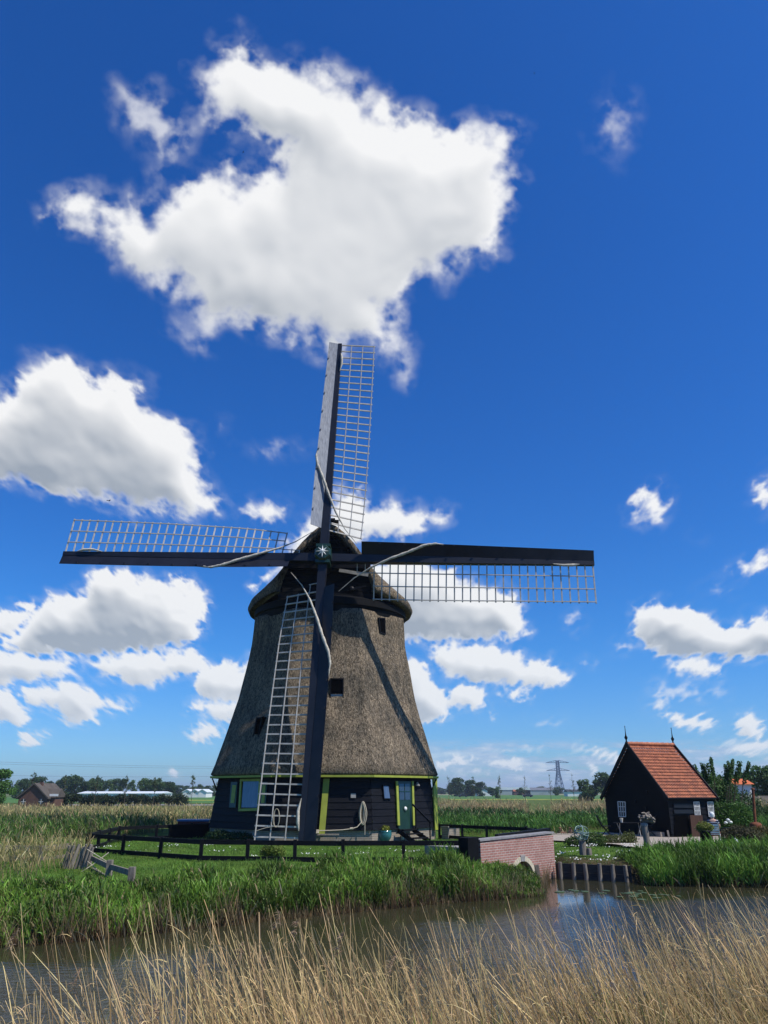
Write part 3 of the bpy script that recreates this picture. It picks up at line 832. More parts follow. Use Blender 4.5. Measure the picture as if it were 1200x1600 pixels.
# ------------------------------------------------------------------ land, water, plants
WZ = -0.65
_fw = [at(x, y, z=WZ) for x, y in ((0, 1476), (100, 1470), (200, 1460), (300, 1449), (400, 1438), (500, 1428), (600, 1418), (700, 1408), (780, 1403), (846, 1397))]
FX = np.array([-60, -20] + [p.x for p in _fw] + [5.0, 5.5, 7.60, 7.9, 11.2, 40, 200])
FY = np.array([9.0, 13.0] + [p.y for p in _fw] + [25.6, 26.3, 25.2, 24.4, 24.0, 22.0, 18.0])
NXp = np.array([-60, -4, 0, 2.5, 5, 8, 14, 40, 200]); NYp = np.array([8.2, 8.2, 8.6, 9.6, 10.8, 11.8, 12.6, 12.6, 11.0])
SC = [(11.2, 55.0), (12.7, 63.0), (15.8, 80.0)]
SP = [(4.6, 25.0), (4.9, 27.4)]
def seg_dist(x, y, P):
    d = np.full(np.shape(x), 1e9)
    for (x0, y0), (x1, y1) in zip(P[:-1], P[1:]):
        ex, ey = x1 - x0, y1 - y0
        t = np.clip(((x - x0) * ex + (y - y0) * ey) / (ex * ex + ey * ey), 0, 1)
        d = np.minimum(d, np.hypot(x - x0 - t * ex, y - y0 - t * ey))
    return d
def ground_z(x, y):
    x = np.asarray(x, float); y = np.asarray(y, float)
    far = y - np.interp(x, FX, FY); near = np.interp(x, NXp, NYp) - y
    zf = np.interp(far, [-1.6, -.3, 0, .7, 2.2, 3.4], [-1.5, -.85, -.66, -.42, -.06, 0])
    gx = sstep(x, 5.2, 5.5) * sstep(x, 7.9, 7.6)                       # garden behind the timber bulkhead
    zg = np.where(far > .12, np.interp(far, [.12, 1, 7], [-.22, -.18, 0]), -1.3)
    zf = zf * (1 - gx) + zg * gx
    zn = np.interp(near, [-1.6, -.3, 0, 1.0, 3, 6], [-1.5, -.85, -.66, -.40, -.12, .12])
    z = np.maximum(zf, zn)
    z = np.where(far > 1, z - .5 * sstep(y, 62, 95), z)
    sc = seg_dist(x, y, SC)
    z = np.minimum(z, np.interp(sc, [0, .7, 1.1, 2.0], [-1.4, -1.2, -.6, .3]) + (far < 2) * 3)
    z = np.minimum(z, np.interp(seg_dist(x, y, SP), [0, .6, .9, 1.5], [-1.4, -1.2, -.5, .3]))
    pond = np.maximum(np.abs(x - 66) / 17, np.abs(y - 118) / 22)
    z = np.where(pond < 1.15, np.minimum(z, np.interp(pond, [.9, 1.0, 1.15], [-1.3, -.68, -.45])), z)
    n = .035 * np.sin(x * 1.3 + 2 * np.sin(y * .4)) * np.sin(y * .9 + 1.5 * np.sin(x * .5))
    return z + n * (np.abs(z) < .6) * (far > .3)
def axis(lo, hi, step, far, grow=1.18):
    a = list(np.arange(lo, hi + 1e-6, step)); s = step
    while a[-1] < far: s *= grow; a.append(a[-1] + s)
    s = step
    while a[0] > -far: s *= grow; a.insert(0, a[0] - s)
    return np.array(a)
gx_ = axis(-26, 30, .4, 5900); gy_ = axis(1, 60, .4, 5900)
X, Y = np.meshgrid(gx_, gy_); Z = ground_z(X, Y)
nh, nw = X.shape; idx = np.arange(nh * nw).reshape(nh, nw)
Q = np.stack([idx[:-1, :-1], idx[:-1, 1:], idx[1:, 1:], idx[1:, :-1]], -1).reshape(-1, 4)
# what grows or lies where: lawn, reed litter, mud, meadow
far_ = Y - np.interp(X, FX, FY); near_ = np.interp(X, NXp, NYp) - Y
lawn = np.array([.085, .160, .026]); litter = np.array([.15, .115, .065]); mud = np.array([.035, .028, .018]); meadow = np.array([.085, .125, .035]); dryg = np.array([.17, .15, .075])
G = np.broadcast_to(lawn, X.shape + (3,)).copy()
def blend(c, w): 
    global G
    G = G * (1 - w[..., None]) + c * w[..., None]
blend(mud, sstep(Z, -.35, -.6)); blend(litter * .55, sstep(near_, -.5, .5))
blend(litter * .6, sstep(far_, 2.6, 1.6) * sstep(Z, -.62, -.4))
blend(meadow, sstep(Y, 42, 46)); blend(dryg, sstep(Y, 56, 64) * sstep(Y, 100, 90))
blend(meadow * 1.05, sstep(Y, 230, 260))
m = mat('ground', (.06, .12, .02), .95, attr=True, spec=.1)
t_, b_ = nodes_of(m); h_ = NT(t_)
pos = h_.n('ShaderNodeNewGeometry').outputs['Position']
nz = h_.m('ADD', h_.m('MULTIPLY', h_.noise(pos, 1.1, 6, .62), .6), h_.m('MULTIPLY', h_.noise(pos, 14.0, 5, .7), .4))
mul = h_.mixc(h_.lin(nz, .38, .62), (.55, .60, .50, 1), (1.35, 1.25, 1.1, 1))
src = h_.n('ShaderNodeAttribute', attribute_name='tint').outputs['Color']
cc = h_.n('ShaderNodeMix', data_type='RGBA', blend_type='MULTIPLY', ins={0: 1.0, 6: src, 7: mul}).outputs[2]
t_.links.new(cc, b_.inputs['Base Color'])
t_.links.new(h_.n('ShaderNodeBump', ins={'Strength': 1.0, 'Distance': .05, 'Height': h_.noise(pos, 25.0, 4, .7)}).outputs[0], b_.inputs['Normal'])
tag(np_mesh('ground', np.stack([X, Y, Z], -1).reshape(-1, 3), Q, m, col=G.reshape(-1, 3), smooth=True), kind='structure')

# water
mw = bpy.data.materials.new('canal_water'); mw.use_nodes = True
t_ = mw.node_tree; b_ = next(n for n in t_.nodes if n.type == 'BSDF_PRINCIPLED'); h_ = NT(t_)
b_.inputs['Roughness'].default_value = .04; b_.inputs['IOR'].default_value = 1.33; b_.inputs['Specular IOR Level'].default_value = .5
pos = h_.n('ShaderNodeNewGeometry').outputs['Position']
dirt = h_.noise(pos, .35, 4, .6)
t_.links.new(h_.mixc(h_.lin(dirt, .35, .65), (.026, .028, .013, 1), (.044, .040, .022, 1)), b_.inputs['Base Color'])
wav = h_.noise(h_.v('MULTIPLY', pos, (1.0, 2.3, 1)), 3.4, 3, .55, dist=.5)
wav2 = h_.noise(h_.v('MULTIPLY', pos, (1.0, 2.0, 1)), 11.0, 3, .6)
sxy = h_.n('ShaderNodeSeparateXYZ', ins={0: pos})
lee = h_.m('SUBTRACT', sxy.outputs[1], h_.m('MULTIPLY_ADD', sxy.outputs[0], .58, 19.66))     # water in the lee of the far bank stays smooth
calm = h_.m('MULTIPLY', h_.lin(lee, -1.6, -4.6, .07, 1.0), h_.lin(h_.noise(pos, .22, 2, .5), .42, .58, .45, 1.0))       # wind only ruffles parts of the water
hh = h_.m('ADD', wav, h_.m('MULTIPLY', wav2, .38))
bn = h_.n('ShaderNodeBump', ins={'Distance': .040, 'Height': hh, 'Strength': calm})
t_.links.new(bn.outputs[0], b_.inputs['Normal'])
mb = MB(); mb.add([(-90, 2, WZ), (130, 2, WZ), (130, 150, WZ), (-90, 150, WZ)], [(0, 1, 2, 3)])
tag(mb.build('water', mw), kind='structure')

def strip(name, x0, x1, y0, y1, z, m):
    mb = MB(); mb.add([(x0, y0, z), (x1, y0, z), (x1, y1, z), (x0, y1, z)], [(0, 1, 2, 3)]); return tag(mb.build(name, m), kind='structure')
M_field = mat('young_crop', (.045, .150, .018), .9, 0, .02, base2=(.065, .14, .025), coords='World')
M_tanf = mat('dry_verge', (.26, .24, .14), .95, 0, .08, base2=(.15, .17, .08), coords='World')
M_yel = mat('flowering_strip', (.42, .40, .04), .9, 0, .5, base2=(.10, .17, .03), coords='World')
M_asph = mat('asphalt', (.22, .21, .20), .9, .2, .3, coords='World')
strip('field', 22, 420, 262, 520, -.46, M_field)
strip('field', -160, 10, 175, 420, -.46, M_field)
strip('flower_strip', -100, -28, 214, 236, -.42, M_yel)
strip('flower_strip', 20, 110, 236, 258, -.44, M_yel)
strip('verge', -600, 700, 530, 760, -.44, M_tanf)
strip('road', -62, 12, 143, 157, -.44, M_asph)
strip('road', -400, 700, 341, 347, -.41, M_asph)

def ribbons(S, D, L, Wd, g, C0, C1, segs=4, prof='leaf', sway=None):
    """curved blades: start S (n,3), direction D (n,3), length L, width Wd, droop g, colours at foot and tip"""
    n = len(S); D = D / np.linalg.norm(D, axis=1, keepdims=True)
    rv = rng.normal(size=(n, 3)); rv[:, 2] *= .3
    sd = np.cross(D, rv); sd /= np.linalg.norm(sd, axis=1, keepdims=True) + 1e-9
    t = np.linspace(0, 1, segs + 1)[None, :, None]
    P = S[:, None] + D[:, None] * (L[:, None, None] * t)
    P[..., 2] -= (g * L)[:, None] * (t[..., 0] ** 2)
    if sway is not None: P[..., :2] += sway[:, None, :] * (t ** 2)
    if prof == 'leaf': w = np.array([.45] + [min(1, .45 + 2.4 * q) * (1 - q) ** .65 for q in np.linspace(0, 1, segs + 1)[1:]])
    else: w = 1 - .72 * np.linspace(0, 1, segs + 1)
    w = np.maximum(w, .06)
    off = sd[:, None] * (Wd[:, None, None] * w[None, :, None] * .5)
    V = np.stack([P - off, P + off], 2).reshape(n, -1, 3)
    C = C0[:, None] + (C1 - C0)[:, None] * t
    C = np.repeat(C[:, :, None], 2, 2).reshape(n, -1, 3)
    k = 2 * (segs + 1); b = (np.arange(n) * k)[:, None]
    q = np.array([[2 * i, 2 * i + 1, 2 * i + 3, 2 * i + 2] for i in range(segs)])
    Qd = (b[:, None] + q[None]).reshape(-1, 4)
    return V.reshape(-1, 3), Qd, C.reshape(-1, 3)
def join(parts):
    V, Q, C = [], [], []; b = 0
    for v, q, c in parts: V.append(v); Q.append(q + b); C.append(c); b += len(v)
    return np.concatenate(V), np.concatenate(Q), np.concatenate(C)
def cols(base, n, var=.25, hue=.12):
    b = np.array(base)[None]; k = 1 + rng.uniform(-var, var, (n, 1)); j = 1 + rng.uniform(-hue, hue, (n, 3))
    return b * k * j
def clumpy(x, y, s, seed, lo=-.15, hi=.35):
    return sstep(perlin2(np.asarray(x) / s + 50, np.asarray(y) / s + 50, seed), lo, hi)
def scatter(n, x0, x1, y0, y1):
    return rng.uniform(x0, x1, n), rng.uniform(y0, y1, n)
def reed_mesh(name, x, y, H, lean=.10, leaves=6, LL=.45, LW=.035, green=(.115, .205, .026), dry=(.30, .24, .12), stem=True, kind='stuff', label=None, segs=4, dead=.0):
    n = len(x); z = ground_z(x, y); z = np.maximum(z, WZ - .1)
    S = np.stack([x, y, z], 1)
    wind = np.array([-.10, .0, 0])
    D = np.stack([rng.normal(0, lean, n), rng.normal(0, lean, n), np.ones(n)], 1) + wind
    parts = []
    tone = .62 + .72 * clumpy(x, y, 1.1, 5, -.4, .4)[:, None]
    foot = cols(dry, n) * .55; tip = cols(green, n) * tone
    if stem: parts.append(ribbons(S, D, H, np.full(n, .014), np.full(n, .0), foot, tip, 3, 'stem'))
    Dn = D / np.linalg.norm(D, axis=1, keepdims=True)
    for j in range(leaves):
        f = .22 + .74 * (j + rng.random(n)) / leaves
        P = S + Dn * (H * f)[:, None]
        a = rng.uniform(0, 2 * np.pi, n); el = rng.uniform(.95, 1.45, n)
        LD = np.stack([np.cos(a) * np.cos(el), np.sin(a) * np.cos(el), np.sin(el)], 1) + wind * .8
        l = LL * rng.uniform(.6, 1.25, n) * (1.1 - .35 * f); l = l * np.clip(H / .55, .45, 1.05); gr = rng.uniform(.05, .75, n)
        c = cols(green, n, .3, .10) * tone
        isd = rng.random(n) < dead + .22 * (f < .32)
        c[isd] = cols(dry, int(isd.sum()))
        hi = (rng.random(n) < .16)[:, None]; c = np.where(hi, c * 1.55 + .025, c)
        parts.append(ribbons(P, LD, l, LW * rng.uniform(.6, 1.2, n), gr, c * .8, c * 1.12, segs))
    V, Q, C = join(parts)
    return tag(np_mesh(name, V, Q, M_reed, col=C), label, None, None, kind)

# green reeds on the far bank, the mill's side
n = 9500
x = rng.uniform(-16, 5.6, n); fy = np.interp(x, FX, FY)
wid_ = np.interp(x, [-16, -7, 0, 3, 4.7, 5.6], [3.6, 3.0, 2.3, 2.0, 1.5, .3])
d = rng.beta(1.1, 1.2, n) * (wid_ + .35) - .35
y = fy + d
keep = (x < 4.9) | (y < fy + .9)
keep &= ~((x > 4.55) & (y > 23.6)) 
x, y, d = x[keep], y[keep], d[keep]
H = np.interp(x, [-16, -8, -5, -1, 2, 3.6, 4.4, 5.2], [.42, .48, .60, .76, .76, .34, .12, .10]) * rng.uniform(.78, 1.08, len(x)) * (.72 + .34 * clumpy(x, y, 1.3, 8, -.5, .5))
H = H - np.clip(ground_z(x, y) - WZ, 0, .6) * .55
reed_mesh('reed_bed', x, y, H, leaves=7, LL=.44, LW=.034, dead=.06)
# dry stems at their foot along the water
n = 5200
x = rng.uniform(-14, 5.2, n); y = np.interp(x, FX, FY) + rng.uniform(-.42, .12, n)
S = np.stack([x, y, np.full(n, WZ - .05)], 1); dd = np.stack([rng.normal(-.05, .22, n), rng.normal(-.1, .2, n), np.ones(n)], 1)
V, Q, C = ribbons(S, dd, rng.uniform(.28, .70, n) * (.5 + .8 * clumpy(x, y, .9, 12)), np.full(n, .016), rng.uniform(0, .3, n), cols((.17, .105, .055), n) * .7, cols((.33, .25, .13), n), 2, 'stem')
tag(np_mesh('dry_stem_fringe', V, Q, M_reed, col=C), kind='stuff')
# right bank
n = 5200
x = rng.uniform(7.75, 19, n); fy = np.interp(x, FX, FY)
y = fy + rng.uniform(-.35, 2.3, n)
H = rng.uniform(.60, .85, n) * np.interp(x, [7.75, 8.6, 10, 19], [.55, .85, 1.0, 1.05]) - np.clip(ground_z(x, y) - WZ, 0, .6) * .5
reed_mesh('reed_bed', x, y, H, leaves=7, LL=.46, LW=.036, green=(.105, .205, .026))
# reeds behind the fence, right of the mill, and along the side canal
def belt(x0, x1, y0, y1, n, h0, h1, name='reed_bed', clear=1.2, **kw):
    x, y = scatter(n, x0, x1, y0, y1)
    k = seg_dist(x, y, SC) > clear
    k &= ~((x > 9.5) & (y > 30) & (y < 42) & (x < 19))
    k &= ~((y < 34) & (x < 0) & (x > -.352 * y - .2 - 2.2 * (y > 29)))
    x, y = x[k], y[k]
    H = rng.uniform(h0, h1, len(x)) * (.8 + .3 * clumpy(x, y, 3.0, 4, -.5, .5))
    return reed_mesh(name, x, y, H, **kw)
belt(3.0, 26, 37.2, 50, 7000, .38, .62, leaves=4, LL=.5, LW=.06, segs=3, green=(.075, .165, .028))
belt(3.5, 34, 50, 60, 4600, .45, .75, leaves=4, LL=.6, LW=.08, segs=3, green=(.040, .10, .022), dead=.12)
belt(2.5, 44, 58, 84, 9500, 1.0, 1.45, name='dry_reed_bed', clear=1.2, leaves=2, LL=.5, LW=.06, segs=2, lean=.08, green=(.40, .31, .15), dry=(.44, .34, .18))
belt(26, 60, 44, 80, 4200, .7, 1.1, leaves=3, LL=.5, LW=.08, segs=2, green=(.050, .125, .024), dead=.15)
# left of the mill
belt(-44, -7, 44, 76, 9500, .60, 1.05, name='dry_reed_bed', leaves=2, LL=.45, LW=.055, segs=2, lean=.12, green=(.42, .34, .15), dry=(.46, .36, .18))
belt(-44, -10, 38, 62, 2400, .6, .8, leaves=4, LL=.45, LW=.06, segs=2, green=(.06, .13, .03), dead=.2)
belt(-24, -11.2, 24.5, 42, 6000, .55, .95, leaves=5, LL=.45, LW=.04, segs=3, green=(.090, .170, .028), dead=.25)
belt(-22, -8.3, 18.6, 27, 2600, .45, .85, name='dry_reed_bed', leaves=3, LL=.4, LW=.026, segs=3, lean=.2, green=(.30, .27, .10), dry=(.52, .40, .20), dead=.3)

# lawn blades and clover flowers around the mill
def lawn_patch(name, x, y, h, base, w=.012, var=.3):
    n = len(x); S = np.stack([x, y, ground_z(x, y) - .01], 1)
    D = np.stack([rng.normal(0, .45, n), rng.normal(0, .45, n), np.ones(n)], 1)
    c = cols(base, n, var, .12) * (.7 + .6 * clumpy(x, y, .8, 15, -.5, .5))[:, None]
    yel = clumpy(x, y, 2.2, 19, .1, .5)[:, None]
    c = c * (1 - .5 * yel) + np.array([.17, .17, .05]) * .5 * yel
    V, Q, C = ribbons(S, D, h, np.full(n, w), rng.uniform(.1, .6, n), c * .75, c * 1.1, 2)
    return tag(np_mesh(name, V, Q, M_reed, col=C), kind='stuff')
x, y = scatter(60000, -11.5, 6.5, 17.5, 36)
fy = np.interp(x, FX, FY); k = (y > fy + 1.3) & (np.hypot(x - TX, y - TY) > 5.5) & (seg_dist(x, y, SC) > 1.7)
x, y = x[k], y[k]
lawn_patch('lawn_grass', x, y, rng.uniform(.05, .12, len(x)) * (1 + .8 * clumpy(x, y, 1.3, 3)), (.105, .215, .030), .016)
x, y = scatter(14000, 5.4, 16, 24.5, 32)
k = (y > np.interp(x, FX, FY) + .15)
x, y = x[k], y[k]
lawn_patch('lawn_grass', x, y, rng.uniform(.05, .13, len(x)), (.075, .165, .028), .018)
def flowers(name, x, y, h, r, m):
    n = len(x); z = ground_z(x, y) + h; a = np.arange(5) / 5 * 2 * np.pi
    tl = rng.normal(0, .35, (n, 2)); V = []
    ring = np.stack([np.cos(a), np.sin(a)], 1)[None] * r[:, None, None]
    zz = z[:, None] + (ring * tl[:, None]).sum(-1)
    V = np.concatenate([np.concatenate([ring + np.stack([x, y], 1)[:, None], zz[..., None]], -1), np.stack([x, y, z + r * .6], 1)[:, None]], 1)
    T = np.array([[i, (i + 1) % 5, 5] for i in range(5)])
    Q = (np.arange(n)[:, None, None] * 6 + T[None]).reshape(-1, 3)
    return tag(np_mesh(name, V.reshape(-1, 3), Q, m), kind='stuff')
M_petal = mat('white_petals', (.75, .76, .70), .8)
x, y = scatter(1100, -10.5, 1.5, 24.8, 33); k = clumpy(x, y, 1.2, 31, .15, .4) > .5; x, y = x[k], y[k]
flowers('clover_flowers', x, y, .10, rng.uniform(.012, .028, len(x)), M_petal)
x, y = scatter(1100, 5.6, 10.5, 25.6, 31.5); k = clumpy(x, y, .9, 33, .0, .4) > .45; x, y = x[k], y[k]
flowers('daisies', x, y, .10, rng.uniform(.012, .032, len(x)), M_petal)

# dry reeds on the camera's own bank
def bank_reeds():
    parts = []
    def put(n, x0, x1, dmin, dmax, h0, h1, dens=None, w=.0125, tl=-.22, base=(.62, .45, .21), leafy=2, tsd=.17):
        x = rng.uniform(x0, x1, n); ny = np.interp(x, NXp, NYp)
        y = ny - rng.uniform(dmin, dmax, n)
        if dens is not None: k = rng.random(n) < dens(x, y); x, y = x[k], y[k]
        n = len(x); z = np.maximum(ground_z(x, y), WZ - .2)
        S = np.stack([x, y, z], 1)
        fold = rng.random(n) < .10
        th = rng.normal(tl, tsd, n); th[fold] = rng.normal(-.1, .75, fold.sum())
        D = np.stack([th, rng.normal(-.02, .14, n), np.ones(n)], 1)
        H = rng.uniform(h0, h1, n); H[fold] *= .8
        c = cols(base, n, .35, .07)
        old = (rng.random(n) < .3)[:, None]; c = np.where(old, c * np.array([.62, .6, .62]), c)
        parts.append(ribbons(S, D, H, np.full(n, w) * rng.uniform(.6, 1.35, n), rng.uniform(-.02, .10, n), c * .42, c * 1.08, 4, 'stem', sway=np.stack([rng.normal(-.10, .10, n), rng.normal(0, .05, n)], 1)))  # foot colour darkened for brown rotten stems and painted base shade
        Dn = D / np.linalg.norm(D, axis=1, keepdims=True)
        for j in range(leafy):
            k = rng.random(n) < .55; m = int(k.sum()); f = rng.uniform(.25, .92, m)
            P = S[k] + Dn[k] * (H[k] * f)[:, None]
            a = rng.uniform(0, 6.28, m); el = rng.uniform(.5, 1.35, m)
            LD = np.stack([np.cos(a) * np.cos(el) - .25, np.sin(a) * np.cos(el), np.sin(el)], 1)
            parts.append(ribbons(P, LD, rng.uniform(.10, .32, m), rng.uniform(.004, .010, m), rng.uniform(.2, 1.1, m), cols(base, m, .35, .08), cols(base, m, .35, .08) * 1.1, 3))
    # thinner at the left so the water shows, thick towards the right
    A_ = (.70, .51, .24)
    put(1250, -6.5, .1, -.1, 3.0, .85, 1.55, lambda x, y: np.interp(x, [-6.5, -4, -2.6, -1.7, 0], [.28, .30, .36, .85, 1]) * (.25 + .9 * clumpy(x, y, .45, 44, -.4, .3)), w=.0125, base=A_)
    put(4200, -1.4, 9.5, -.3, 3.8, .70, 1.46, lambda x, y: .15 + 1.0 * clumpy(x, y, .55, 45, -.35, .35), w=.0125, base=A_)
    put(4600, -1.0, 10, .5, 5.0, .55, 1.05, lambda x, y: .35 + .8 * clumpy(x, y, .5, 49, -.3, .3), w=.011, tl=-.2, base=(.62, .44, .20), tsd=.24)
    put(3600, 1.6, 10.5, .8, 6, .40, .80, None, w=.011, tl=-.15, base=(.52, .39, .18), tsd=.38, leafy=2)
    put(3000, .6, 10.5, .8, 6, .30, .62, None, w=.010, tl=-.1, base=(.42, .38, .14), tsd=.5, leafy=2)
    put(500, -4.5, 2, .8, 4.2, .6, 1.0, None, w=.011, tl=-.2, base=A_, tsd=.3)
    # seed plumes on a few stems
    n = 70; x = rng.uniform(-5, 9, n); y = np.interp(x, NXp, NYp) - rng.uniform(.2, 3.2, n); zt = rng.uniform(.35, .95, n) - .35 * (x > 3)
    for i in range(n):
        foot = np.array([x[i] + .35, y[i], float(ground_z(x[i], y[i]))]); tip = np.array([x[i], y[i], zt[i]])
        parts.append(ribbons(foot[None], (tip - foot)[None], np.array([np.linalg.norm(tip - foot)]), np.array([.012]), np.zeros(1), cols(A_, 1), cols(A_, 1), 4, 'stem'))
        m = 34; f = rng.random(m); S = tip[None] + np.stack([-.04 * f, 0 * f, -.16 * f], 1)
        D = np.stack([rng.normal(-.5, .5, m), rng.normal(0, .5, m), rng.normal(.1, .5, m)], 1)
        parts.append(ribbons(S, D, rng.uniform(.03, .09, m), np.full(m, .008), rng.uniform(.2, .9, m), cols((.30, .20, .12), m, .4), cols((.46, .34, .22), m, .4), 3))
    V, Q, C = join(parts)
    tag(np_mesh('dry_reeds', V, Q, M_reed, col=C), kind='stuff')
    # green undergrowth
    n = 22000
    x = rng.uniform(-3.2, 10, n); ny = np.interp(x, NXp, NYp); y = ny - rng.uniform(.5, 6, n)
    k = rng.random(n) < clumpy(x, y, .8, 47, -.10, .35) * np.interp(x, [-3.2, -.5, 2, 10], [.25, .5, 1, 1]); x, y = x[k], y[k]; n = len(x)
    S = np.stack([x, y, ground_z(x, y)], 1)
    D = np.stack([rng.normal(-.12, .3, n), rng.normal(0, .3, n), np.ones(n)], 1)
    c = cols((.12, .17, .035), n, .4, .18)
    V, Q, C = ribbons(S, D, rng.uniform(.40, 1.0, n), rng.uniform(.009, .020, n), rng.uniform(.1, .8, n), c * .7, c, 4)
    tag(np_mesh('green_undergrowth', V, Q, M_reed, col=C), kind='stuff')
bank_reeds()
# ------------------------------------------------------------------ brick bridge over the side ditch
BA, BB = Vector((2.78, 23.35, 0)), Vector((5.52, 26.3, 0))
bdir = (BB - BA).normalized(); bnor = Vector((bdir.y, -bdir.x, 0))         # towards the camera side
bridge = thing('brick_bridge', 'pink brick bridge wall with a small round arch at the water', 'bridge', tuple(BA))
M_brick = brick_mat('bridge_brick', (.42, .20, .155), (.34, .15, .12), (.50, .42, .37), .21, .068, .011, planar=bdir)
t_, b_ = nodes_of(M_brick); h_ = NT(t_)          # algae and damp along the waterline
src = b_.inputs['Base Color'].links[0].from_socket
pz_ = h_.n('ShaderNodeNewGeometry').outputs['Position']
edge_ = h_.m('ADD', h_.n('ShaderNodeSeparateXYZ', ins={0: pz_}).outputs[2], h_.m('MULTIPLY', h_.noise(pz_, 3.0, 5, .6), .35))
t_.links.new(h_.mixc(h_.lin(edge_, -.28, -.52, 0, .85), src, (.045, .050, .028, 1)), b_.inputs['Base Color'])
ztop0, ztop1, zbot = .62, .69, -1.1
Lb = (BB - BA).length
ac, ar, az0 = Lb * .53, .62, -.66                     # arch centre along the wall, radius, springing height
def wall_pt(s_, z, off=0.0): return BA + bdir * s_ + bnor * off + Vector((0, 0, z))
mb = MB(); N = 20
arc = [(ac - ar * math.cos(math.pi * i / N), az0 + ar * math.sin(math.pi * i / N)) for i in range(N + 1)]
def face2(mb, pts, off0, off1):
    mb.prism([wall_pt(s_, z, off0) for s_, z in pts], bnor * (off1 - off0))
for off0, off1 in ((-.30, 0.0),):
    face2(mb, [(0, zbot), (ac - ar, zbot), (ac - ar, az0), (ac - ar, ztop0 + .0), (0, ztop0 - .06)], off0, off1)
    face2(mb, [(ac + ar, zbot), (Lb, zbot), (Lb, ztop1 - .06), (ac + ar, ztop1 - .08), (ac + ar, az0)], off0, off1)
    for (s0, z0), (s1, z1) in zip(arc[:-1], arc[1:]):
        t0 = ztop0 - .0 + (ztop1 - .08 - ztop0) * (s0 - ac + ar) / (2 * ar); t1 = ztop0 + (ztop1 - .08 - ztop0) * (s1 - ac + ar) / (2 * ar)
        face2(mb, [(s0, z0), (s1, z1), (s1, t1), (s0, t0)], off0, off1)
mb.build('brick_wall', M_brick, bridge)
mb = MB()
for i in range(N):
    a0, a1 = math.pi * i / N, math.pi * (i + 1) / N
    r0, r1 = ar - .004, ar + .13
    q = [(ac - r * math.cos(a), az0 + r * math.sin(a)) for r, a in ((r0, a0 + .012), (r1, a0 + .012), (r1, a1 - .004), (r0, a1 - .004))]
    face2(mb, q, -.1, .022)
mb.build('arch_ring', mat('arch_stone', (.62, .55, .40), .85, .25, 8.0), bridge)
mb = MB(); face2(mb, [(ac - .10, az0 + ar - .01), (ac + .10, az0 + ar - .01), (ac + .12, az0 + ar + .16), (ac - .12, az0 + ar + .16)], -.08, .035)
mb.build('keystone', M_stone, bridge)
mb = MB(); a0, a1 = wall_pt(-.05, ztop0 + .0, -.15), wall_pt(Lb + .03, ztop1 - .0, -.15)
mb.bar(a0, a1, .36, .05); mb.build('coping', mat('coping_stone', (.28, .27, .27), .8, .3, 6.0, bump=.003), bridge)
mb = MB()
V4 = [wall_pt(.0, .40, -.28), wall_pt(Lb + .3, .46, -.28), wall_pt(Lb + .3, .46, -2.1), wall_pt(.0, .40, -2.1)]
mb.prism(V4, Vector((0, 0, -.25))); mb.build('deck', M_stone, bridge)
mb = MB(); mb.prism([wall_pt(1.0, zbot, -2.15), wall_pt(Lb + .2, zbot, -2.15), wall_pt(Lb + .2, .42, -2.15), wall_pt(1.0, .38, -2.15)], bnor * -.25)
mb.build('rear_wall', M_brick, bridge)
mb = MB(); c0 = wall_pt(-.34, .2, -.16); mb.box(c0 + Vector((0, 0, .02)), (.52, .34, .98), rz=math.atan2(bdir.y, bdir.x)); mb.build('end_board', M_tar_matte, bridge)
mb = MB()
p0, p1 = at(776, 1306, Y=27.2), at(857, 1296, Y=29.6)
mb.bar(p0, p1, .16, .10); mb.bar(p0 + Vector((0, 0, -.3)), p1 + Vector((0, 0, -.3)), .12, .08)
for f in (.05, .5, .95): q = p0.lerp(p1, f); mb.bar(Vector((q.x, q.y, -.2)), q, .12, .12)
mb.build('rear_rail', M_tar, bridge)
# timber posts leaning at the arch
mb = MB(); q = wall_pt(ac + .30, -.9, .35); mb.bar(q, q + Vector((-.04, .02, .75)), .12, .12)
tag(mb.build('mooring_post', M_greywood), 'grey wooden post standing in the water at the brick arch', 'post')

# ------------------------------------------------------------------ timber bulkhead
bk = thing('timber_bulkhead', 'dark plank bulkhead with six round posts along the water', 'bulkhead', (6.5, 25.7, 0))
q0, q1 = Vector((5.52, 26.18, 0)), Vector((7.62, 25.22, 0))
mb = MB()
for j in range(4):
    za = -1.2 + j * .25
    mb.bar(q0 + Vector((0, 0, za + .122 )), q1 + Vector((0, 0, za + .122)), .05, .243)
mb.build('planks', mat('wet_planks', (.055, .052, .050), .7, 0, 5.0, base2=(.022, .021, .021), bump=.004, bscale=30, stretch=(1, 1, 8)), bk)
for i in range(6):
    f = (i + .35) / 5.7; q = q0.lerp(q1, f) + Vector((-.04, -.10, 0))
    mb = MB(); lean = .015 * math.sin(i * 2.3)
    mb.tube([q + Vector((0, 0, -1.2)), q + Vector((lean, 0, -.5)), q + Vector((lean * 2, 0, -.16 - .01 * (i % 3)))], [.07, .068, .062], 10)
    mb.build('post', M_greywood, bk)

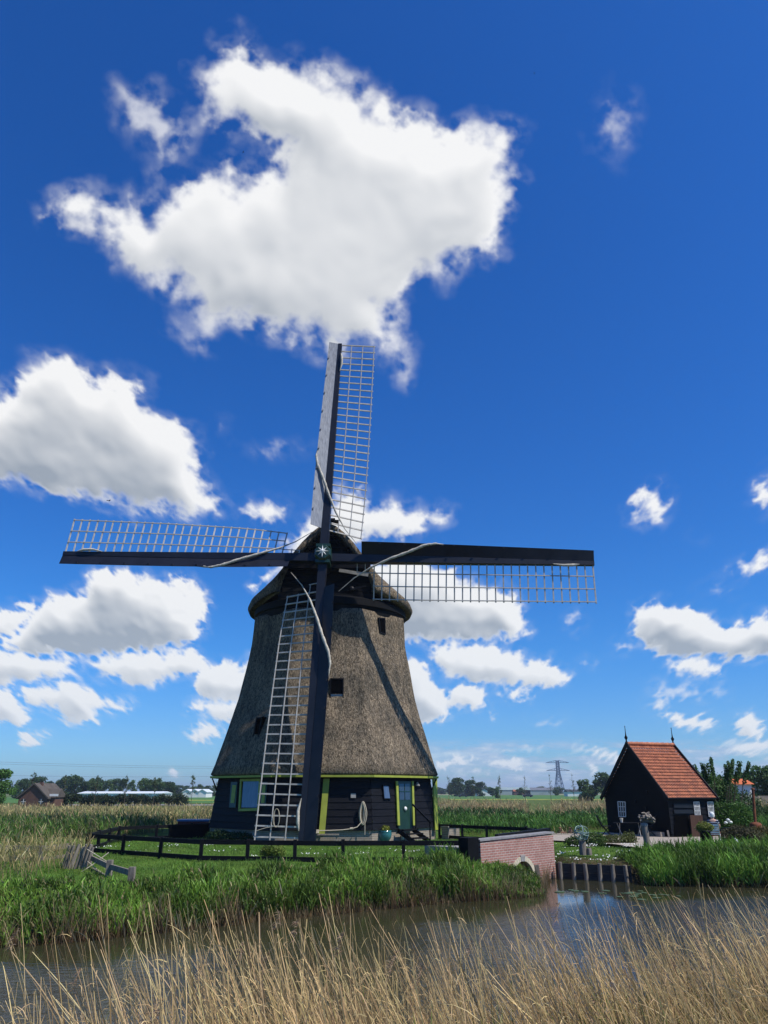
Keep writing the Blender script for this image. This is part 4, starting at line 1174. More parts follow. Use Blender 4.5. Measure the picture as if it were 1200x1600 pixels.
# ------------------------------------------------------------------ black fence round the mill yard
def fence(name, label, pts, htop=.60, rails=(.52, .08), pw=.10, rh=.13, spacing=1.7, zb=0.0, first=True, m=None, th=.05):
    f = thing(name, label, 'fence', tuple(pts[0])); m = m or M_tar
    mbr = []; P = []
    for a, b in zip(pts[:-1], pts[1:]):
        a, b = Vector(a), Vector(b); n = max(1, round((b - a).length / spacing))
        P += [a.lerp(b, i / n) for i in range(n)]
        for h in rails:
            mb = MB(); mb.bar(a + Vector((0, 0, h)), b + Vector((0, 0, h + random.uniform(-.01, .01))), th, rh); mb.build('rail', m, f)
    P.append(Vector(pts[-1]))
    for p in P:
        mb = MB(); t = random.uniform(-.012, .012)
        mb.bar(p + Vector((0, 0, -.3)), p + Vector((t, t, htop + random.uniform(-.01, .03))), pw, pw); mb.build('post', m, f)
    return f
fz = .60
def gp(px, py, h): 
    p = at(px, py, z=h); return (p.x, p.y, 0)
A1 = gp(141, 1302, fz); A2 = gp(316, 1311, fz); A3 = (2.35, 23.75, 0)
A2b = (A2[0] + .0, A2[1], 0)
fence('yard_fence', 'low black two-rail fence along the water side of the mill lawn', [A1, A2b, (-1.2, A2[1] - .6, 0), A3], fz)
B0 = gp(141, 1302, fz); B1 = gp(187, 1291, fz); B2 = gp(300, 1286.5, fz); B3 = gp(392, 1282, fz)
fence('yard_fence', 'low black fence behind the lawn left of the mill', [(B0[0] - .12, B0[1] + .15, 0), B1, B2, B3], fz, spacing=1.9)
mb = MB(); c_, d_ = Vector(gp(268, 1287.5, fz)), Vector(gp(330, 1285.5, fz))
c_.y -= .3; d_.y -= .3
mb.bar(c_ + Vector((0, 0, .28)), d_ + Vector((0, 0, .28)), .05, .56)
tag(mb.build('windbreak_panel', M_tar_matte), 'solid dark board panel against the rear fence left of the mill', 'panel')
C0 = gp(686, 1287, fz); C1 = gp(760, 1290, fz); C2 = gp(822, 1292, fz); C3 = (5.9, 29.4, 0)
fence('yard_fence', 'low black fence between the mill and the brick bridge', [C0, C1, C2, C3], fz, spacing=1.6)
# weathered fence in the reeds at the left edge
wl = fence('weathered_fence', 'weathered grey plank fence half hidden in the reeds at the left edge', [gp(-40, 1336, .15), gp(62, 1338, .15), gp(112, 1330, .2)], .42, rails=(.36, .06), pw=.12, rh=.14, spacing=1.4, m=M_greywood)
wl2 = fence('weathered_fence', 'sagging grey rails with strings beside the bundle of pale stakes', [gp(140, 1334, .3), gp(172, 1352, .25), gp(206, 1366, .2)], .34, rails=(.22, -.06), pw=.13, rh=.12, spacing=3, m=M_greywood)
bun = thing('stake_bundle', 'thick bundle of pale upright stakes leaning together in the reeds', 'stakes', gp(118, 1358, 0))
bo = Vector(gp(118, 1358, 0))
for i in range(11):
    mb = MB(); x = (i - 5) * .062; r = .035 + .02 * random.random()
    lean = .22 * (1 if i > 3 else .6) * 1.0
    b = bo + Vector((x - .10, random.uniform(-.07, .07), -.25)); t = bo + Vector((x + .10 + random.uniform(-.03, .03), random.uniform(-.05, .05), .58 + random.uniform(-.05, .03)))
    mb.tube([b, b.lerp(t, .5), t], [r, r * .95, r * .9], 8); mb.build('stake', M_greywood, bun)
for a, b, nm in (((136, 1327, .55), (206, 1366, .25), 'string'), ((137, 1346, .3), (168, 1368, .1), 'string'), ((170, 1332, .45), (118, 1368, .15), 'string')):
    p, q = at(a[0], a[1], Y=bo.y - .1), at(b[0], b[1], Y=bo.y - .5)
    mb = MB(); mb.tube([p, p.lerp(q, .5) + Vector((0, 0, -.03)), q], .012, 5)
    mb.build(nm, M_rope, bun)

# ------------------------------------------------------------------ the black barn with the tiled roof
HC, HL = Vector((12.6, 35.3, 0)), Vector((11.0, 39.4, 0))
gd = (HL - HC).normalized(); sd_ = Vector((-gd.y, gd.x, 0)); sd_ = sd_ if sd_.x > 0 else -sd_
gn = -sd_; sn = -gd                                          # outward normals: gable (left), side (towards the camera)
GW, SL, EH, RH = (HL - HC).length, 2.62, 1.78, 4.0
barn = thing('barn', 'small black timber barn with a steep orange tiled roof and two finials', 'barn', tuple(HC))
def hp(g_, s_, z, og=0.0, os=0.0): return HC + gd * g_ + sd_ * s_ + gn * og + sn * os + Vector((0, 0, z))
mb = MB()          # gable boards, overlapping
def lap(mb, poly_fn, z0, z1, n, nrm):
    for i in range(n):
        a, b = z0 + (z1 - z0) * i / n, z0 + (z1 - z0) * (i + 1) / n
        q = poly_fn(a, b)
        if q is None: continue
        p0, p1, p2, p3 = q       # lower left, lower right, upper right, upper left
        mb.add([p0 + nrm * .025, p1 + nrm * .025, p2 + nrm * .003, p3 + nrm * .003, p1 - nrm * .01, p0 - nrm * .01], [(0, 1, 2, 3), (1, 0, 5, 4)])
def gab(a, b):
    def ext(z): 
        k = 0 if z <= EH else (z - EH) / (RH - EH) * GW / 2
        return k
    ea, eb = ext(a), ext(b)
    return hp(GW - ea, 0, a), hp(ea, 0, a), hp(min(eb, GW / 2 - .01), 0, b), hp(GW - min(eb, GW / 2 - .01), 0, b)
lap(mb, gab, 0, RH - .02, 22, gn)
mb.build('gable_wall', M_tar_matte, barn)
mb = MB(); lap(mb, lambda a, b: (hp(0, 0, a), hp(0, SL, a), hp(0, SL, b), hp(0, 0, b)), 0, EH, 9, sn); mb.build('side_wall', M_tar, barn)
mb = MB(); mb.prism([hp(GW, 0.02, 0), hp(GW, SL, 0), hp(GW, SL, EH), hp(GW, 0.02, EH)], gd * -.05)
mb.prism([hp(.05, SL, 0), hp(GW - .05, SL, 0), hp(GW - .05, SL, EH), hp(GW / 2, SL, RH - .05), hp(.05, SL, EH)], gn * .05); mb.build('rear_wall', M_tar, barn)
# pantiled roof
def roof_side(sign, name):
    """sign 0: camera side, 1: far side"""
    nu, nv = 19, 17
    V = []; Q = []
    ov = .10
    for j in range(nv):
        f0, f1 = j / nv, (j + 1) / nv
        for i in range(nu * 6 + 1):
            s_ = ov * -1 + (SL + 2 * ov) * i / (nu * 6)
            wob = .030 * math.sin(i / 6 * 2 * math.pi) + random.uniform(-.003, .003)
            for f, lift in ((f0, .0), (f1 + .02 / nv, .045)):
                gpos = GW / 2 - (GW / 2 + .16) * f; z = RH + .03 - (RH - EH + .16 * (RH - EH) / (GW / 2)) * f
                if sign: gpos = GW - gpos
                up_ = Vector((0, 0, 1)) * .7 + (sn if not sign else -sn) * .7
                V.append(tuple(hp(gpos, s_, z) + up_ * (wob * .8 + lift * .8)))
        b = j * (nu * 6 + 1) * 2
        for i in range(nu * 6):
            q = (b + 2 * i, b + 2 * i + 1, b + 2 * i + 3, b + 2 * i + 2)
            Q.append(q if not sign else q[::-1])
    return V, Q
m = mat('orange_pantiles', (.55, .17, .065), .75)
t_, b_ = nodes_of(m); h_ = NT(t_)
g_ = h_.n('ShaderNodeTexCoord').outputs['Object']
along = h_.v('DOT_PRODUCT', g_, tuple(sd_), out='Value'); zz = h_.n('ShaderNodeSeparateXYZ', ins={0: g_}).outputs[2]
vec_ = h_.n('ShaderNodeCombineXYZ', ins={0: along, 1: zz, 2: 0.0}).outputs[0]
br = h_.n('ShaderNodeTexBrick', offset=0.0, ins={'Vector': vec_, 'Color1': (.56, .20, .095, 1), 'Color2': (.33, .115, .065, 1), 'Mortar': (.16, .06, .04, 1), 'Scale': 1.0, 'Mortar Size': .006, 'Brick Width': (SL + .2) / 19, 'Row Height': (RH - EH + .16) / 17})
moss = h_.lin(h_.noise(g_, 2.6, 6, .68), .46, .66, 0, .8)
low = h_.lin(zz, 3.2, 1.7, .15, 1.0)
t_.links.new(h_.mixc(h_.m('MULTIPLY', moss, low), br.outputs['Color'], (.17, .095, .07, 1)), b_.inputs['Base Color'])
roof = None
V, Q = roof_side(0, ''); V2, Q2 = roof_side(1, '')
V = np.array(V); V2 = np.array(V2)
roof = np_mesh('tiled_roof', np.concatenate([V, V2]) - np.array(HC), np.concatenate([np.array(Q), np.array(Q2) + len(V)]), m, barn)
mb = MB(); 
for i in range(9):
    a, b = hp(GW / 2, -.08 + i * .31, RH + .10), hp(GW / 2, -.08 + i * .31 + .33, RH + .115)
    mb.tube([a, b], [.085, .095], 10)
mb.build('ridge_tiles', m, roof)
mb = MB()
for s_ in (-.12, SL + .12):     # barge boards
    for g0 in (-.2, GW + .2):
        z_e = EH - .2 * (RH - EH) / (GW / 2) + .02
        mb.bar(hp(g0, s_, z_e), hp(GW / 2, s_, RH + .08), .05, .17)
mb.build('barge_boards', M_tar, barn)
mb = MB(); mb.bar(hp(-.17, -.1, EH - .12, 0, 0), hp(-.17, SL + .1, EH - .12, 0, 0), .07, .07); mb.build('gutter', M_iron, barn)
for s_ in (-.10, SL + .10):
    mb = MB(); mb.lathe(hp(GW / 2, s_, RH + .06), [(.085, 0), (.075, .10), (.035, .16), (.035, .22), (.075, .29), (.080, .34), (.035, .42), (.02, .55), (.014, .80), (.022, .83), (.003, .88)], 8)
    mb.build('finial', M_tar, barn)
def grid_window(name, px4, pl, nx, ny, parent, m_frame, wd=.035, off=.035, arch=False):
    o = quad_on(px4, pl, off, .012, name, M_glass, parent)
    P = [on_plane(x, y, pl[0], pl[1], off + .03) for x, y in px4]
    mb = MB()
    for i in range(nx + 1):
        f = i / nx; mb.bar(P[0].lerp(P[1], f), P[3].lerp(P[2], f), wd if i in (0, nx) else wd * .7, .03, up=pl[1])
    for j in range(ny + 1):
        f = j / ny; mb.bar(P[0].lerp(P[3], f) + pl[1] * .003, P[1].lerp(P[2], f) + pl[1] * .003, wd if j in (0, ny) else wd * .7, .03, up=pl[1])
    mb.build('glazing_bars', m_frame, o)
    return o
PG = (HC, gn); PS = (HC, sn)
grid_window('window', [(967, 1252.5), (978.5, 1253), (979.5, 1276), (969, 1276)], PG, 3, 3, barn, M_white, .035)
for x0 in (1082, 1103.5):
    grid_window('window', [(x0, 1253), (x0 + 8.5, 1253), (x0 + 10.5, 1274 + (x0 > 1100) * 1.5), (x0 + 2.5, 1274 + (x0 > 1100) * 1.5)], PS, 4, 3, barn, M_white, .024)
quad_on([(1051.5, 1256), (1081, 1256), (1081, 1262.5), (1051.5, 1262)], PS, .04, .03, 'upper_board', M_beam, barn)
quad_on([(1051.5, 1265), (1081, 1265), (1083, 1271), (1052, 1271)], PS, .04, .03, 'lower_board', M_beam, barn)
quad_on([(1052, 1274), (1074, 1274), (1078, 1310), (1053, 1311)], PS, .03, .01, 'doorway', M_dark, barn)  # flat panel on the wall, painted near-black as the shaded opening
M_bdoor = mat('brown_door_paint', (.085, .040, .024), .6, .35, 3.0, bump=.003, bscale=30, stretch=(6, 6, .5))
dr = quad_on([(1074, 1273.5), (1093, 1273.5), (1098, 1312), (1078, 1311.5)], PS, .12, .05, 'barn_door', M_bdoor, barn)
mb = MB(); a_, b2 = on_plane(1090, 1300.5, HC, sn, .20), on_plane(1096, 1301, HC, sn, .20); mb.bar(a_, b2, .03, .03); mb.build('door_latch', M_rope, dr)
quad_on([(1007, 1260), (1010.5, 1260), (1011.5, 1268), (1008, 1268)], PG, .03, .03, 'small_hatch', M_tar, barn)
for (px_, py_) in ((993.5, 1252), (1012, 1237)):
    mb = MB(); mb.lathe(on_plane(px_, py_, HC, gn, .03), [(.06, -.02), (.07, 0), (.05, .03)], 10, ax=gn.to_track_quat('Z', 'Y').to_matrix()); mb.build('wall_disc', M_tar, barn)

# ------------------------------------------------------------------ gravel yard
M_gravel = mat('gravel', (.44, .38, .31), .95, 0, 26.0, base2=(.24, .21, .18), bump=.015, bscale=30, coords='World')
yard = [at(x, y, z=.0) for x, y in ((862, 1316), (905, 1318), (960, 1322), (1010, 1330), (1080, 1328), (1120, 1322), (1140, 1308), (1130, 1303), (1060, 1303), (1000, 1302), (950, 1303), (900, 1302), (862, 1304))]
mb = MB(); mb.add([Vector((p.x, p.y, .075)) for p in yard], [list(range(len(yard)))]); 
tag(mb.build('gravel_yard', M_gravel), kind='structure')

# ------------------------------------------------------------------ things in the barn garden
def gpt(px, py, z=0.08): return at(px, py, z=z)
# driftwood on a post
p = gpt(1012, 1334, 0.0)
dp = thing('driftwood_post', 'knobbly driftwood crown on a thick dark post before the barn gable', 'garden ornament', tuple(p))
mb = MB(); mb.tube([p + Vector((0, 0, -.1)), p + Vector((.02, 0, .4)), p + Vector((-.01, 0, .86))], [.125, .105, .115], 10); mb.build('post', M_greywood, dp)
mb = MB(); mb.lathe(p + Vector((-.01, 0, .86)), [(.12, 0), (.13, .03), (.11, .09)], 10); mb.build('pale_collar', M_stone, dp)
mb = MB(); r_ = random.Random(4)
for i in range(22):
    a = r_.uniform(0, 6.28); rr = r_.uniform(.05, .30); z = 1.0 + r_.uniform(0, .26) * (1 - rr * 1.6)
    c = p + Vector((rr * math.cos(a), rr * math.sin(a) * .7, z)); d = Vector((r_.uniform(-1, 1), r_.uniform(-1, 1), r_.uniform(-.3, .6))).normalized() * r_.uniform(.08, .17)
    k = r_.uniform(.035, .065); mb.tube([c - d, c - d * .3 + Vector((0, 0, .02)), c + d * .4, c + d], [k * .4, k, k * .9, k * .35], 7)
mb.build('driftwood', M_greywood, dp)
# ring sculpture on a stump
p = gpt(911, 1331, 0.0)
sc_ = thing('ring_sculpture', 'verdigris ring globe sculpture on a cut stump in the garden', 'sculpture', tuple(p))
mb = MB(); mb.tube([p + Vector((0, 0, -.1)), p + Vector((0, 0, .35))], [.13, .12], 10); mb.tube([p + Vector((.20, -.05, -.1)), p + Vector((.20, -.05, .12))], [.10, .085], 9); mb.build('stump', M_greywood, sc_)
M_verd = mat('verdigris_metal', (.30, .42, .38), .5, 0, 9.0, base2=(.10, .16, .13), metal=.3)
mb = MB(); c = p + Vector((0, 0, .60))
for tilt, sp in ((0, 0), (60, 30), (120, 10), (90, 90), (20, 60)):
    M = Matrix.Rotation(R(sp), 3, 'Z') @ Matrix.Rotation(R(tilt), 3, 'X')
    mb.tube([c + M @ Vector((.25 * math.cos(a), .25 * math.sin(a), 0)) for a in [2 * math.pi * i / 20 for i in range(21)]], .016, 6, cap=False)
mb.tube([c + Vector((-.36, 0, -.08)), c + Vector((.12, 0, .10))], .012, 5); mb.tube([p + Vector((0, 0, .34)), c], .02, 6)
mb.build('rings', M_verd, sc_)
# planter with a bush
p = gpt(1105, 1327)
pl_ = thing('planter', 'dark tapering pot with a yellow-green bush before the brown barn door', 'planter', tuple(p))
mb = MB(); mb.lathe(p, [(.15, -.05), (.16, .0), (.19, .55), (.21, .57), (.20, .60), (.15, .60)], 14); mb.build('pot', M_iron, pl_)

# brick block by the ditch
p = gpt(885, 1304, 0.0); mb = MB(); mb.box(p + Vector((0, 0, .14)), (.75, .4, .3), rz=.1)
mb.box(p + Vector((0, 0, .305)), (.80, .44, .035), rz=.1)
tag(mb.build('brick_block', M_brick), 'low reddish brick block beyond the bridge at the edge of the gravel', 'block')

# garden table and chairs left of the gable
p = gpt(985, 1307)
tb = thing('garden_table', 'dark folding garden table against the barn gable with a pot on it', 'table', tuple(p))
mb = MB()
for i in range(5): mb.box(p + Vector((0, (i - 2) * .11, .56)), (1.25, .095, .025))
mb.build('table_top', M_tar, tb)
for sx in (-1, 1):
    mb = MB(); mb.bar(p + Vector((sx * .48, -.22, .55)), p + Vector((sx * .40, .22, 0)), .03, .03); mb.bar(p + Vector((sx * .48, .22, .55)), p + Vector((sx * .40, -.22, 0)), .03, .03)
    mb.build('leg', M_stone, tb)
p2 = p + Vector((-.35, -.1, .575)); mb = MB(); mb.lathe(p2, [(.05, 0), (.075, .17), (.08, .18), (.065, .175)], 12); tag(mb.build('flower_pot', mat('cream_ceramic', (.62, .58, .48), .5)), 'small cream pot standing on the dark garden table', 'pot')
def garden_chair(p, rz, label, m):
    c = thing('garden_chair', label, 'chair', tuple(p), 'garden chairs in the barn yard', rz)
    def B(name, parts):
        mb = MB()
        for a, b, w, h in parts: mb.bar(a, b, w, h)
        mb.build(name, m, c, local=True)
    B('seat', [((-.2, y, .42), (.2, y, .42), .07, .02) for y in (-.16, -.08, 0, .08, .16)])
    B('backrest', [((-.2, .19 + .05 * k, .50 + .10 * k), (.2, .19 + .05 * k, .50 + .10 * k), .02, .07) for k in range(4)])
    for sx in (-.2, .2):
        B('leg', [((sx, -.2, 0), (sx, .16, .44), .03, .03)]); B('leg', [((sx, .24, 0), (sx, -.16, .42), .03, .03), ((sx, .17, .42), (sx, .36, .86), .03, .03)])
    return c
garden_chair(p + Vector((-1.0, .15, 0)), R(70), 'dark slatted chair at the left end of the garden table', M_tar)
garden_chair(p + Vector((.95, .3, 0)), R(-100), 'dark slatted chair at the right end of the garden table', M_tar)
# little trough at the foot of the gable
q = on_plane(1033, 1306, HC, gn, .25); q.z = .08; mb = MB(); mb.box(q + Vector((0, 0, .09)), (.8, .22, .20), rz=math.atan2(gd.y, gd.x)); tag(mb.build('stone_trough', M_brickf), 'low brown trough at the foot of the barn gable', 'trough')
q = on_plane(1053.5, 1309, HC, gn, .28); q.z = .06; mb = MB(); mb.bar(q, q + Vector((-.03, 0, .30)), .07, .05); tag(mb.build('pale_stake', M_greywood), 'short pale stake standing at the near corner of the barn', 'stake')

# chiminea: rusty stove with a tall leaning pipe
p = gpt(1183, 1303)
st = thing('garden_stove', 'rusty garden stove with a tall thin leaning pipe beside the hedge', 'stove', tuple(p))
mb = MB(); mb.lathe(p, [(.22, .0), (.26, .05), (.27, .40), (.22, .48), (.07, .52)], 14); mb.build('stove_body', M_rust, st)
mb = MB(); tp = at(1176, 1233, Y=p.y + .1); mb.tube([p + Vector((0, 0, .5)), tp - Vector((0, 0, .08)), tp], [.065, .06, .06], 10); mb.lathe(tp, [(.08, -.03), (.085, .03), (.05, .05)], 10); mb.build('pipe', M_rust, st)
for (px_, py_, z, w, lab) in ((1158, 1324, .30, .42, 'white folded cloth tent-shaped on the gravel by the reeds'),):
    q = gpt(px_, py_); mb = MB()
    mb.add([q + Vector(v) for v in ((-.24, 0, 0), (-.16, .02, .32), (.28, 0, .04), (-.2, .25, 0), (-.1, .2, .26), (.3, .22, .02))], [(0, 2, 1), (1, 2, 5, 4), (3, 4, 5), (0, 1, 4, 3), (0, 3, 5, 2)])
    tag(mb.build('white_cloche', M_white), lab, 'cloth')
# small barrow / pots by the wall
for i, (px_, py_, r, h, lab) in enumerate(((1128, 1308, .14, .30, 'dark round pot beside the person on the gravel'), (1138, 1306, .18, .34, 'wide dark tub right of the round pot'))):
    q = gpt(px_, py_); mb = MB(); mb.lathe(q, [(r * .7, 0), (r, h * .9), (r * 1.08, h), (r * .8, h)], 12); tag(mb.build('plant_tub', M_iron), lab, 'tub')
q = gpt(1140, 1303); mb = MB()
for k, (dx, dz) in enumerate(((-.1, .48), (.02, .60), (.13, .50))):
    mb.lathe(q + Vector((dx, 0, dz)), [(.02, -.06), (.09, -.02), (.09, .03), (.03, .07)], 9)
tag(mb.build('white_hydrangea', M_white), 'cluster of white blooms above the dark tubs by the barn', 'flowers')

# rope coil on the mill wall, hanging in long loops
rc = thing('rope_coil', 'pale rope hanging in long loops on the black mill wall', 'rope', tuple(on_plane(567, 1254, P_front[0], P_front[1], .12)))
mb = MB(); r_ = random.Random(2)
for k in range(3):
    w = .055 + .048 * k; h = .36 + .04 * k; c = on_plane(567 + (k - 2) * .7, 1271, P_front[0], P_front[1], .14 + .03 * (k % 2))
    ax_ = (F_front[1] - F_front[0]).normalized()
    pts = []
    for i in range(25):
        a = 2 * math.pi * i / 24; wv = w * (1 - .45 * max(0, math.cos(a)) ** 1.5)
        pts.append(c + ax_ * (math.sin(a) * wv) + Vector((0, 0, math.cos(a) * h)))
    mb.tube(pts, .022, 6, cap=False)
mb.build('loops', M_rope, rc)
mb = MB(); P0 = on_plane(570, 1286, P_front[0], P_front[1], .16); mb.tube([P0, P0 + Vector((0, 0, -.45))], .017, 6); mb.build('rope_end', M_rope, rc)
mb = MB()
pts = [on_plane(x, y, P_front[0], P_front[1], o) for x, y, o in ((564, 1286, .18), (558, 1293, .22), (549, 1296, .3), (535, 1298, .38), (515, 1299, .42), (493, 1299.5, .46))]
mb.tube(pts, .02, 6); mb.tube([pts[2] + Vector((-.06, 0, 0)), pts[2] + Vector((.06, 0, .01))], .045, 7)
tag(mb.build('mooring_rope', M_rope), 'taut pale rope running along the mill foot to the sail', 'rope')
mb = MB(); a_ = on_plane(493, 1305.5, P_front[0], P_front[1], .5); b2 = on_plane(530, 1305.5, P_front[0], P_front[1], .5)
mb.bar(a_, b2, .30, .04)
for q in (a_.lerp(b2, .1), a_.lerp(b2, .9)): mb.bar(Vector((q.x, q.y, 0)), q - Vector((0, 0, .022)), .05, .22)
tag(mb.build('bench', M_greywood), 'low pale plank bench at the foot of the mill wall', 'bench')
# ropes at the foot of the lower sail
q = at(486, 1302, Y=31.9); mb = MB()
for k in range(3): mb.tube([q + Vector((-.30 * math.cos(a) , -.22 * math.sin(a) - .0, .02 + .045 * k)) for a in [2 * math.pi * i / 18 for i in range(19)]], .02, 6, cap=False)
tag(mb.build('lashing', M_rope), 'pale rope lashed in turns round the foot of the lower sail', 'rope')
q = at(432, 1278, Y=31.6); mb = MB()
for k in range(2):
    mb.tube([q + Vector((math.sin(a) * (.10 + .03 * k), -.03 * k, math.cos(a) * .34)) for a in [2 * math.pi * i / 20 for i in range(21)]], .012, 5, cap=False)
q2 = at(401, 1298, Y=31.6); mb.tube([q + Vector((0, 0, -.3)), q.lerp(q2, .5) + Vector((0, 0, -.12)), q2], .012, 5)
tag(mb.build('hanging_rope', M_rope), 'thin pale rope loop hanging among the lower sail bars', 'rope')
# blue pot with flowers and white bollard by the steps
p = at(601, 1316, z=0.0)
bp = thing('glazed_pot', 'turquoise glazed pot of yellow flowers beside the mill door', 'pot', tuple(p))
mb = MB(); mb.lathe(p, [(.14, 0), (.25, .14), (.30, .32), (.27, .40), (.29, .44), (.24, .42)], 18); mb.build('pot', mat('turquoise_glaze', (.035, .17, .19), .15, .3, 5.0, spec=.8), bp)
p3 = at(629, 1314, z=0.0); mb = MB(); mb.lathe(p3, [(.06, 0), (.06, .18), (.075, .20), (.04, .25), (.05, .28), (.02, .33)], 10); tag(mb.build('white_bollard', M_white), 'little white turned bollard before the mill steps', 'bollard')
mb = MB(); p4 = on_plane(691, 1300, F_right[1], F_right[4], .35); p4.z = 0; mb.box(p4 + Vector((.1, 0, .22)), (.7, .4, .5), rz=.7); mb.box(p4 + Vector((.1, 0, .49)), (.78, .48, .05), rz=.7)
tag(mb.build('brick_pier', M_brickf), 'low pale brick pier with a slab at the right corner of the mill', 'pier')
# boat-shaped dark blue thing with red stripe at the left foot of the mill: a parked cart
p = at(343, 1296, z=.0)
ct = thing('garden_cart', 'dark red cart with a blue lid behind the left corner of the mill', 'cart', (-9.2, 39.0, 0))
mb = MB(); mb.box((-9.2, 39.0, .42), (1.5, .8, .34)); mb.build('cart_body', mat('dark_red_paint', (.12, .012, .010), .4), ct)
mb = MB(); mb.box((-9.2, 39.0, .64), (1.56, .86, .08)); mb.build('lid', mat('blue_paint', (.10, .19, .34), .4), ct)
for sx in (-.5, .5):
    mb = MB(); mb.lathe((-9.2 + sx, 38.56, .2), [(.05, -.04), (.2, -.04), (.2, .04), (.05, .04)], 14, ax=Matrix.Rotation(R(90), 3, 'X')); mb.build('wheel', M_iron, ct)

# ------------------------------------------------------------------ person sitting by the barn
def person():
    p = gpt(1119, 1320)
    pe = thing('person', 'white-haired person in a dark striped shirt sitting with back turned by the barn', 'person', tuple(p), rz=R(-25))
    def skin(name, verts, edges, radii, m, root=0, sub=2, parent=pe):
        me = bpy.data.meshes.new(name); me.from_pydata(verts, edges, []); me.update()
        o = link_mesh(name, me, m, parent)
        md = o.modifiers.new('skin', 'SKIN'); md.use_smooth_shade = True
        sk = me.skin_vertices[0].data
        for i, r in enumerate(radii): sk[i].radius = (r, r) if not isinstance(r, tuple) else r; sk[i].use_root = (i == root)
        s2 = o.modifiers.new('sub', 'SUBSURF'); s2.levels = sub; s2.render_levels = sub
        return o
    # y forward (away from the camera), seat height .43
    Vv = [(0, 0, .50), (0, .01, .66), (0, .03, .82), (0, .04, .96), (0, .05, 1.03), (0, .08, 1.10), (0, .09, 1.18), (0, .09, 1.25),
          (-.17, .03, .95), (-.25, .05, .74), (-.20, .26, .64), (-.17, .34, .63),
          (.17, .03, .95), (.25, .05, .74), (.20, .26, .64), (.17, .34, .63),
          (-.10, .04, .48), (-.14, .40, .48), (-.15, .42, .10), (-.15, .56, .05),
          (.10, .04, .48), (.16, .42, .48), (.17, .44, .10), (.17, .58, .05)]
    E = [(0, 1), (1, 2), (2, 3), (3, 4), (4, 5), (5, 6), (6, 7), (3, 8), (8, 9), (9, 10), (10, 11), (3, 12), (12, 13), (13, 14), (14, 15), (0, 16), (16, 17), (17, 18), (18, 19), (0, 20), (20, 21), (21, 22), (22, 23)]
    rr = [(.15, .12), (.14, .11), (.16, .11), (.13, .09), .055, (.075, .085), (.085, .10), (.06, .075), .06, .045, .036, .028, .06, .045, .036, .028, .085, .065, .045, .04, .085, .065, .045, .04]
    skin('body', Vv, E, rr, M_skin)
    m = mat('striped_shirt', (.02, .025, .05), .85); t_, b_ = nodes_of(m); h_ = NT(t_)
    zc = h_.n('ShaderNodeSeparateXYZ', ins={0: h_.n('ShaderNodeTexCoord').outputs['Object']}).outputs[2]
    fr = h_.m('FRACT', h_.m('MULTIPLY', zc, 11.0))
    t_.links.new(h_.mixc(h_.m('GREATER_THAN', fr, .72), (.018, .022, .05, 1), (.45, .46, .50, 1)), b_.inputs['Base Color'])
    skin('striped_shirt', [(0, 0, .50), (0, .01, .66), (0, .03, .82), (0, .04, .955), (-.17, .03, .95), (-.22, .04, .80), (.17, .03, .95), (.22, .04, .80)], [(0, 1), (1, 2), (2, 3), (3, 4), (4, 5), (3, 6), (6, 7)], [(.165, .135), (.155, .125), (.175, .125), (.14, .10), .075, .064, .075, .064], m)
    skin('trousers', [(0, .0, .47), (-.10, .05, .48), (-.14, .40, .48), (-.15, .42, .30), (.10, .05, .48), (.16, .42, .48), (.17, .44, .30)], [(0, 1), (1, 2), (2, 3), (0, 4), (4, 5), (5, 6)], [(.16, .13), .10, .078, .066, .10, .078, .066], mat('rust_red_trousers', (.20, .045, .025), .8))
    mb = MB(); mb.lathe(Vector((0, .075, 1.20)), [(.09, -.09), (.104, -.03), (.108, .03), (.095, .08), (.055, .115), (.01, .125)], 16); mb.build('white_hair', M_white, pe, local=True)
    pe.scale = (.86, .86, .86)
    for sx in (-1, 1):       # ears, eyes, nose: modelled although the face is turned away
        mb = MB(); mb.lathe(Vector((sx * .098, .095, 1.17)), [(.008, -.03), (.02, -.01), (.022, .015), (.008, .03)], 8); mb.build('ear', M_skin, pe, local=True)
        for k in range(4):
            mb = MB(); b = Vector((sx * .17 + (k - 1.5) * .020, .355, .625)); mb.tube([b, b + Vector((0, .035, -.004)), b + Vector((0, .055 - .006 * abs(k - 1.4), -.025))], [.010, .009, .007], 6); mb.build('finger', M_skin, pe, local=True)
        mb = MB(); b = Vector((sx * .14, .34, .635)); mb.tube([b, b + Vector((-sx * .02, .025, .0)), b + Vector((-sx * .022, .045, -.008))], [.011, .010, .008], 6); mb.build('thumb', M_skin, pe, local=True)
    c = garden_chair(p + Vector((.02, .02, 0)), R(-25) + math.pi, 'white garden chair the person sits on', M_white); c.scale = (.86, .86, .86)
person()

# three distant birds
def bird(px, py, Y, s, rz, lab):
    p = at(px, py, Y=Y); b = thing('bird', lab, 'bird', tuple(p), rz=rz)
    mb = MB(); mb.tube([(-.5 * s, 0, 0), (-.3 * s, 0, 0), (0, 0, .02), (.35 * s, 0, .02), (.5 * s, 0, .05)], [.01, .06 * s, .10 * s, .07 * s, .015], 8); mb.build('body', M_iron, b, local=True)
    for sy in (-1, 1):
        mb = MB(); mb.prism([(.18 * s, 0, .02), (-.12 * s, 0, .02), (-.30 * s, sy * .62 * s, .28 * s), (-.12 * s, sy * 1.05 * s, .22 * s), (.08 * s, sy * .6 * s, .30 * s)], (0, 0, .02)); mb.build('wing', M_iron, b, local=True)
bird(170, 783, 42, .16, R(70), 'small dark bird flying under the left cloud')
bird(380, 238, 34, .09, R(20), 'tiny dark bird before the notch of the big cloud')
bird(835, 115, 30, .07, R(-30), 'tiny dark bird high at the upper right in open sky')

